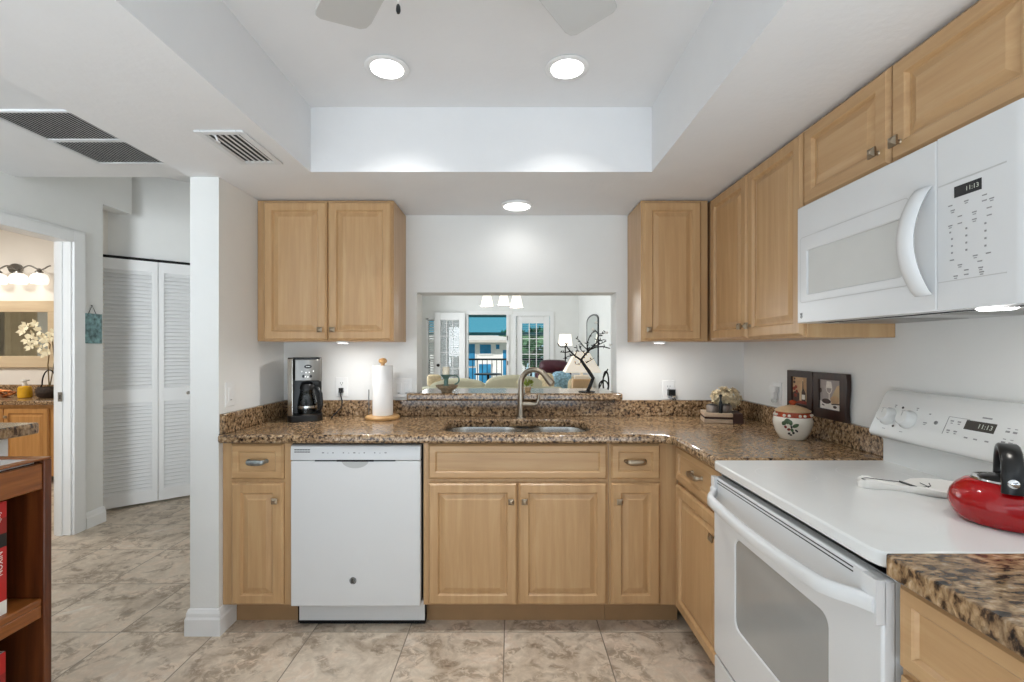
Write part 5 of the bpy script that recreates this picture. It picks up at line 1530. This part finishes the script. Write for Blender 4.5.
# sofa with its back toward the kitchen
SY_ = 5.5
t = thing('sofa', (-0.32, 5.95, 0), 'sage green sofa with its back toward the kitchen opening', 'sofa')
b = MB('sage'); b.box(-1.10, 0.62, 5.50, 5.72, 0.10, 0.86); b.build('back_frame', t, bevel=(0.05, 4))
b = MB('sage'); b.box(-1.08, 0.60, 5.70, 6.38, 0.10, 0.30); b.build('seat_base', t, bevel=(0.03, 3))
for x0, x1, top in ((-0.98, -0.325, 0.965), (-0.315, 0.36, 1.005)):
    b = MB('sage')
    L = []
    for k in range(9):
        s = k/8; L.append([(x0+0.01+(x1-x0-0.02)*i/14, 5.53+0.20*s, 0.0) for i in range(15)])
    prof = [(x0+(x1-x0)*i/14, 0.60+(top-0.60)*(0.80+0.20*math.sin(math.pi*i/14)**0.5)) for i in range(15)]
    b.loft([[(x0+0.01, y, 0.50)] + [(x, y, z-dz) for x, z in prof] + [(x1-0.01, y, 0.50)] for y, dz in ((5.56,0.05),(5.585,0.015),(5.65,0.0),(5.72,0.015),(5.745,0.05))])
    b.build('back_cushion', t, smooth=60)
    b = MB('sage'); b.box(x0, x1, 5.74, 6.36, 0.30, 0.47); b.build('seat_cushion', t, bevel=(0.04, 4))
for x0, x1 in ((-1.20, -1.0), (0.50, 0.72)):
    b = MB('sage'); b.box(x0, x1, 5.50, 6.40, 0.08, 0.62); b.build('arm', t, bevel=(0.05, 4))
b = MB('walnut')
for x in (-1.1, 0.62):
    for y in (5.56, 6.32): b.lathe([(0.02,0),(0.03,0.09)], (x, y, 0), n=12)
b.build('feet', t)
def cushion(cx, cy, cz, w, h, d, mat, name, label, cat, rz=0.0, group=None):
    b = MB(mat)
    n = 20
    L = []
    for j in range(1, 10):
        tt = math.pi*j/10
        yy = -d/2*math.cos(tt); k = math.sin(tt)**0.35
        ring = []
        for i in range(n):
            a = 2*math.pi*i/n; c_, s_ = math.cos(a), math.sin(a)
            x = w/2*k*math.copysign(abs(c_)**0.5, c_); z = h/2*k*math.copysign(abs(s_)**0.5, s_)
            ring.append((cx + x*math.cos(rz) - yy*math.sin(rz), cy + x*math.sin(rz) + yy*math.cos(rz), cz+z))
        L.append(ring)
    b.loft(L)
    return tag(b.build(name, smooth=60), label, cat, group)
cushion(at(433.5,5.6), 5.64, 0.935, 0.17, 0.15, 0.10, 'stripe_tan', 'throw_pillow', 'beige pillow at the end of the sage sofa beside the candle holder', 'pillow', group='pillows in the living room')
# leather recliner
rx_, ry_ = at(553.5, 8.5), 8.75
def se(w, d, y, z, p=0.6): return [(rx_+w*math.copysign(abs(math.cos(a))**p, math.cos(a)), y+d*math.copysign(abs(math.sin(a))**p, math.sin(a)), z) for a in [2*math.pi*i/24 for i in range(24)]]
t = thing('recliner', (rx_, ry_, 0), 'dark burgundy leather recliner near the far glazed doors', 'armchair')
b = MB('leather'); b.box(rx_-0.34, rx_+0.34, 8.35, 9.0, 0.14, 0.46); b.build('seat', t, bevel=(0.06, 4))
b = MB('leather'); b.loft([se(0.33, 0.09, y, z) for z, y in ((0.44, 8.60), (0.70, 8.57), (0.88, 8.54))] + [se(0.26, 0.06, 8.53, 0.905)]); b.build('backrest', t, smooth=60)
b = MB('leather'); b.loft([se(0.20, 0.05, 8.50, 0.885), se(0.24, 0.10, 8.50, 0.90), se(0.265, 0.13, 8.50, 0.99), se(0.25, 0.12, 8.50, 1.08), se(0.20, 0.08, 8.51, 1.115), se(0.10, 0.04, 8.51, 1.125)]); b.build('headrest', t, smooth=60)
for s in (-1, 1):
    b = MB('leather'); b.box(rx_+s*0.42-0.08, rx_+s*0.42+0.08, 8.32, 9.0, 0.12, 0.64); b.build('arm', t, bevel=(0.06, 4))
b = MB('black_plastic'); b.lathe([(0.28,0),(0.28,0.03),(0.06,0.05),(0.06,0.15)], (rx_, 8.70, 0), n=24); b.build('swivel_base', t, smooth=40)
# armchair with pillows, facing the kitchen
ax_ = at(566, 7.5)
t = thing('armchair', (ax_, 7.5, 0), 'light fabric armchair holding a blue patterned pillow in the living room', 'armchair')
b = MB('stripe_tan'); b.box(ax_-0.44, ax_+0.44, 7.62, 7.86, 0.35, 0.86); b.build('backrest', t, bevel=(0.06, 4))
b = MB('stripe_tan'); b.box(ax_-0.44, ax_+0.44, 7.05, 7.66, 0.12, 0.46); b.build('seat', t, bevel=(0.05, 4))
b = MB('walnut')
for x in (-0.36, 0.36):
    for y in (7.12, 7.78): b.lathe([(0.018,0),(0.025,0.13)], (ax_+x, y, 0), n=12)
b.build('feet', t)
cushion(at(561.5,7.45), 7.47, 0.715, 0.34, 0.50, 0.16, 'blue_print', 'throw_pillow', 'blue and white patterned pillow on the light fabric armchair', 'pillow', 0.15, 'pillows in the living room')
cushion(at(575,7.3), 7.28, 0.665, 0.24, 0.40, 0.13, 'stripe_tan', 'throw_pillow', 'tan pillow on the armchair between the blue pillow and the lamp', 'pillow', 0.2, 'pillows in the living room')
cushion(at(546,7.2), 7.22, 0.71, 0.26, 0.48, 0.14, 'stripe_tan', 'throw_pillow', 'cream striped pillow just below the burgundy recliner headrest', 'pillow', -0.2, 'pillows in the living room')
# console table with large lamp
lx_, ly_ = at(581.5, 4.5), 4.5
t = thing('console_table', (lx_+0.1, ly_, 0), 'white console table carrying the large lamp behind the bar ledge', 'table')
b = MB('trim_white'); b.box(lx_-0.40, lx_+0.60, ly_-0.18, ly_+0.22, 0.72, 0.76); b.build('top', t, bevel=(0.004, 2))
for x in (lx_-0.37, lx_+0.57):
    for y in (ly_-0.15, ly_+0.19):
        b = MB('trim_white'); b.box(x-0.02, x+0.02, y-0.02, y+0.02, 0, 0.72); b.build('leg', t)
t = thing('table_lamp', (lx_, ly_, 0.76), 'large table lamp with a tan block base and white pyramid shade', 'lamp', 'lamps in the living room')
b = MB('beige'); b.prism([(lx_-0.10, 0.76), (lx_+0.10, 0.76), (lx_+0.088, zt(379,4.5)), (lx_-0.088, zt(379,4.5))], 'y', ly_-0.06, ly_+0.06); b.build('base', t, bevel=(0.008, 2))
b = MB('lamp_shade'); z0_ = zt(379,4.5); b.box(lx_-0.07, lx_+0.07, ly_-0.04, ly_+0.04, z0_, z0_+0.035); b.lathe([(0.012,z0_+0.03),(0.012,z0_+0.09)], (lx_, ly_, 0), n=12); b.build('neck', t, bevel=(0.004, 2))
za_, zb_ = zt(372,4.5), zt(352,4.5)
b = MB('shade_warm')
b.loft([[(lx_+s*x, ly_+q*y, z) for x, y in ((-1,-1),(1,-1),(1,1),(-1,1))] for z, s, q in ((za_, 0.170, 0.12), (zb_, 0.062, 0.05))], cap0=False); b.build('shade', t)
# small lamp further back on a stand
sx_, sy_ = at(565.3, 8.8), 8.8
t = thing('floor_lamp', (sx_, sy_, 0), 'slim lamp with a drum shade near the far wall of the living room', 'lamp', 'lamps in the living room')
b = MB('black_metal'); b.lathe([(0.13,0),(0.13,0.02),(0.012,0.035),(0.012,1.42)], (sx_, sy_, 0), n=20); b.build('stand', t, smooth=40)
b = MB('shade_glow'); b.lathe([(0.132,zt(345.5,8.8)),(0.108,zt(334.5,8.8))], (sx_, sy_, 0), n=30); b.build('shade', t, smooth=40)
# wall mirror on the long side wall
t = thing('wall_mirror', (XR, 7.9, 1.0), 'arched dark framed mirror on the long living room wall', 'mirror')
y0_, y1_ = 7.35, 8.45
arch = [(y0_, 1.05), (y1_, 1.05), (y1_, 1.80)] + [((y0_+y1_)/2 + (y1_-y0_)/2*math.cos(math.pi*k/12), 1.80+0.10*math.sin(math.pi*k/12)) for k in range(1, 12)] + [(y0_, 1.80)]
cen = ((y0_+y1_)/2, 1.45)
ins = [(cen[0]+(y-cen[0])*0.965, cen[1]+(z-cen[1])*0.95) for y, z in arch]
bm0 = MB('mirror_dark'); bm0.slab(arch, [ins], 0, 0.022)
for v in bm0.bm.verts: v.co = Vector((XR-0.001-v.co.z, v.co.x, v.co.y))
bm0.build('frame', t)
b = MB('mirror'); b.prism(ins, 'x', XR-0.018, XR-0.004); b.build('glass', t)
# dark basket and vase by the opening's jamb
t = thing('iron_ornament', (1.02, 4.75, 0.76), 'dark scrolled iron ornament behind the ledge near the jamb', 'ornament')
b = MB('black_metal')
ox_, oy_ = at(606.5, 4.55), 4.58
b.tube([Vector((ox_, oy_, 0.985)) + Vector((0.055*math.cos(a)*0.5, 0.0, 0.11*math.sin(a))) for a in [2*math.pi*k/24 for k in range(24)]], 0.008, 8, closed=True)
b.tube([Vector((ox_-0.02, oy_, 0.95)) + Vector((0.045*math.cos(a), 0.01, 0.055*math.sin(a))) for a in [2*math.pi*k/20 for k in range(20)]], 0.007, 8, closed=True)
b.tube([(ox_-0.09, oy_, 0.90), (ox_-0.05, oy_, 0.96), (ox_-0.02, oy_, 1.04), (ox_+0.02, oy_, 1.12)], 0.006, 8)
b.lathe([(0.05,0),(0.05,0.012),(0.012,0.02),(0.012,0.12)], (ox_, oy_, 0.7605), n=18)
b.build('scrolls', t, smooth=60)
t.location = (ox_, oy_, 0.7605); t.children[0].location = -Vector((ox_-1.02, oy_-4.75, 0.0005))

# ------------------------------------------------------------------ balcony and the houses opposite
b = MB('patio'); b.box(-5, 4, FY+0.12, 12.4, -0.15, -0.01)
struct(b.build('floor_balcony'))
b = MB('lanai_teal'); b.box(-5, 4, FY+0.12, 12.4, 2.38, 2.5)
struct(b.build('ceiling_balcony'))
b = MB('lanai_teal'); b.box(-5, 4, 12.2, 12.35, 2.16, 2.40); b.box(-5, 4, 12.22, 12.30, 1.68, 1.76); b.m('tinted_glass').box(-5, 4, 12.25, 12.27, 1.76, 2.16)
struct(b.build('beam_balcony'))
t = thing('balcony_railing', (0, 12.2, 0), 'dark bronze balcony railing outside the open glazed door', 'railing')
b = MB('rail_bronze'); b.box(-4, 4, 12.17, 12.23, 1.03, 1.075); b.build('top_rail', t)
b = MB('rail_bronze'); b.box(-4, 4, 12.18, 12.22, 0.08, 0.11); b.build('bottom_rail', t)
b = MB('rail_bronze')
for k in (-3.9, 0.0, 3.9): b.box(k-0.02, k+0.02, 12.18, 12.22, -0.01, 1.04)
for k in range(64): b.box(-3.9+k*0.125-0.009, -3.9+k*0.125+0.009, 12.19, 12.21, 0.10, 1.035)
b.build('balusters', t)
def patio_chair(x, y, rz, label):
    t = thing('patio_chair', (x, y, 0), label, 'chair', 'chairs on the balcony')
    b = MB('black_metal')
    b.box(x-0.24, x+0.24, y-0.22, y+0.22, 0.42, 0.45); b.build('seat', t)
    for sx in (-1, 1):
        b = MB('black_metal'); b.tube([(x+sx*0.25, y-0.24, 0), (x+sx*0.25, y-0.22, 0.5), (x+sx*0.27, y-0.10, 0.66), (x+sx*0.27, y+0.15, 0.64), (x+sx*0.24, y+0.22, 0.60)], 0.022, 8); b.build('arm', t, smooth=60)
        b = MB('black_metal'); b.tube([(x+sx*0.23, y+0.25, 0), (x+sx*0.22, y+0.20, 0.45)], 0.016, 8); b.build('leg', t, smooth=60)
    b = MB('black_metal'); b.tube([(x-0.23, y+0.22, 0.44), (x-0.24, y+0.28, 0.72), (x-0.12, y+0.30, 0.80), (x+0.12, y+0.30, 0.80), (x+0.24, y+0.28, 0.72), (x+0.23, y+0.22, 0.44)], 0.02, 8)
    for k in (-1, 0, 1): b.tube([(x+k*0.1, y+0.22, 0.45), (x+k*0.1, y+0.29, 0.79)], 0.012, 6)
    b.build('backrest', t, smooth=60)
    t.rotation_euler = (0, 0, rz)
patio_chair(-1.28, 11.3, 1.2, 'black metal patio chair on the balcony, by the open leaf')
patio_chair(0.12, 11.35, -1.2, 'black metal patio chair on the balcony, by the fixed leaf')
t = thing('patio_table', (-0.58, 11.35, 0), 'round dark patio table on the balcony between two chairs', 'table')
b = MB('black_metal'); b.lathe([(0.34,0.70),(0.34,0.725)], (-0.58, 11.35, 0), n=30); b.build('top', t, smooth=40)
b = MB('black_metal'); b.lathe([(0.2,0),(0.2,0.02),(0.03,0.04),(0.03,0.70)], (-0.58, 11.35, 0), n=20); b.build('pedestal', t, smooth=40)
b = MB('lawn'); b.box(-60, 60, 13, 90, -4.2, -4.0)
struct(b.build('ground_lawn'))
HY = 30.0
t = thing('house', (-1.6, HY, -4.0), 'white two storey house with blue windows across from the balcony', 'house')
b = MB('house_white'); b.box(-12, 0.9, HY, HY+9, -4.0, 1.75); b.build('walls', t)
b = MB('house_white'); b.box(-12, 0.9, HY-0.05, HY+0.02, -0.35, 0.10); b.build('band', t)
b = MB('roof_tile'); b.loft([[(-12.8, HY-0.8, 1.75), (1.5, HY-0.8, 1.75), (1.5, HY+9.8, 1.75), (-12.8, HY+9.8, 1.75)], [(-12.8, HY-0.8, 1.9), (1.5, HY-0.8, 1.9), (1.5, HY+9.8, 1.9), (-12.8, HY+9.8, 1.9)], [(-9, HY+3.5, 2.45), (-2.5, HY+3.5, 2.45), (-2.5, HY+5.5, 2.45), (-9, HY+5.5, 2.45)]]); b.build('roof', t)
for x0, x1, z0_, z1_ in ((at(468,HY)-1.2, at(475,HY), zt(366,HY), zt(344,HY)), (at(480,HY), at(491,HY), zt(353.5,HY), zt(344.5,HY)), (at(496,HY), at(499.5,HY), zt(349,HY), zt(344.5,HY)), (at(468,HY)-1.0, at(476,HY), zt(383,HY), zt(360,HY)-0.5), (at(479,HY), at(491,HY), zt(383,HY), zt(361,HY)-0.2), (at(517,HY)-0.9, at(517,HY)-0.1, zt(375,HY), zt(350,HY))):
    b = MB('trim_white'); b.box(x0-0.08, x1+0.08, HY-0.06, HY-0.005, z0_-0.08, z1_+0.08); w = b.build('window', t)
    b = MB('house_window'); b.box(x0, x1, HY-0.08, HY-0.055, z0_, z1_); b.build('pane', w)
random.seed(21)
def tree(x, y, h, r, label):
    t = thing('tree', (x, y, -4.0), label, 'tree', 'trees beyond the balcony')
    b = MB('stem_brown'); b.lathe([(0.22,0),(0.14,h*0.6)], (x, y, -4.0), n=10); b.build('trunk', t, smooth=60)
    b = MB('tree_green')
    for k in range(420):
        v = Vector((random.gauss(0,1), random.gauss(0,1), random.gauss(0,1))).normalized()*r*random.uniform(0.55, 1.0)
        c = Vector((x, y, -4.0+h)) + Vector((v.x, v.y, v.z*0.8)); d = Vector((random.gauss(0,1), random.gauss(0,1), random.gauss(0,1))).normalized(); q = d.orthogonal().normalized(); s = 0.30
        b.face([c-d*s, c+q*s*0.5, c+d*s, c-q*s*0.5])
    b.build('crown', t)
tree(1.6, 24.5, 5.4, 1.5, 'green tree behind the slatted glazed door')
tree(5.6, 27.0, 6.0, 1.7, 'green tree standing beside the white house')
tree(0.2, 43.0, 6.1, 1.5, 'green treetop rising behind the roof of the white house')
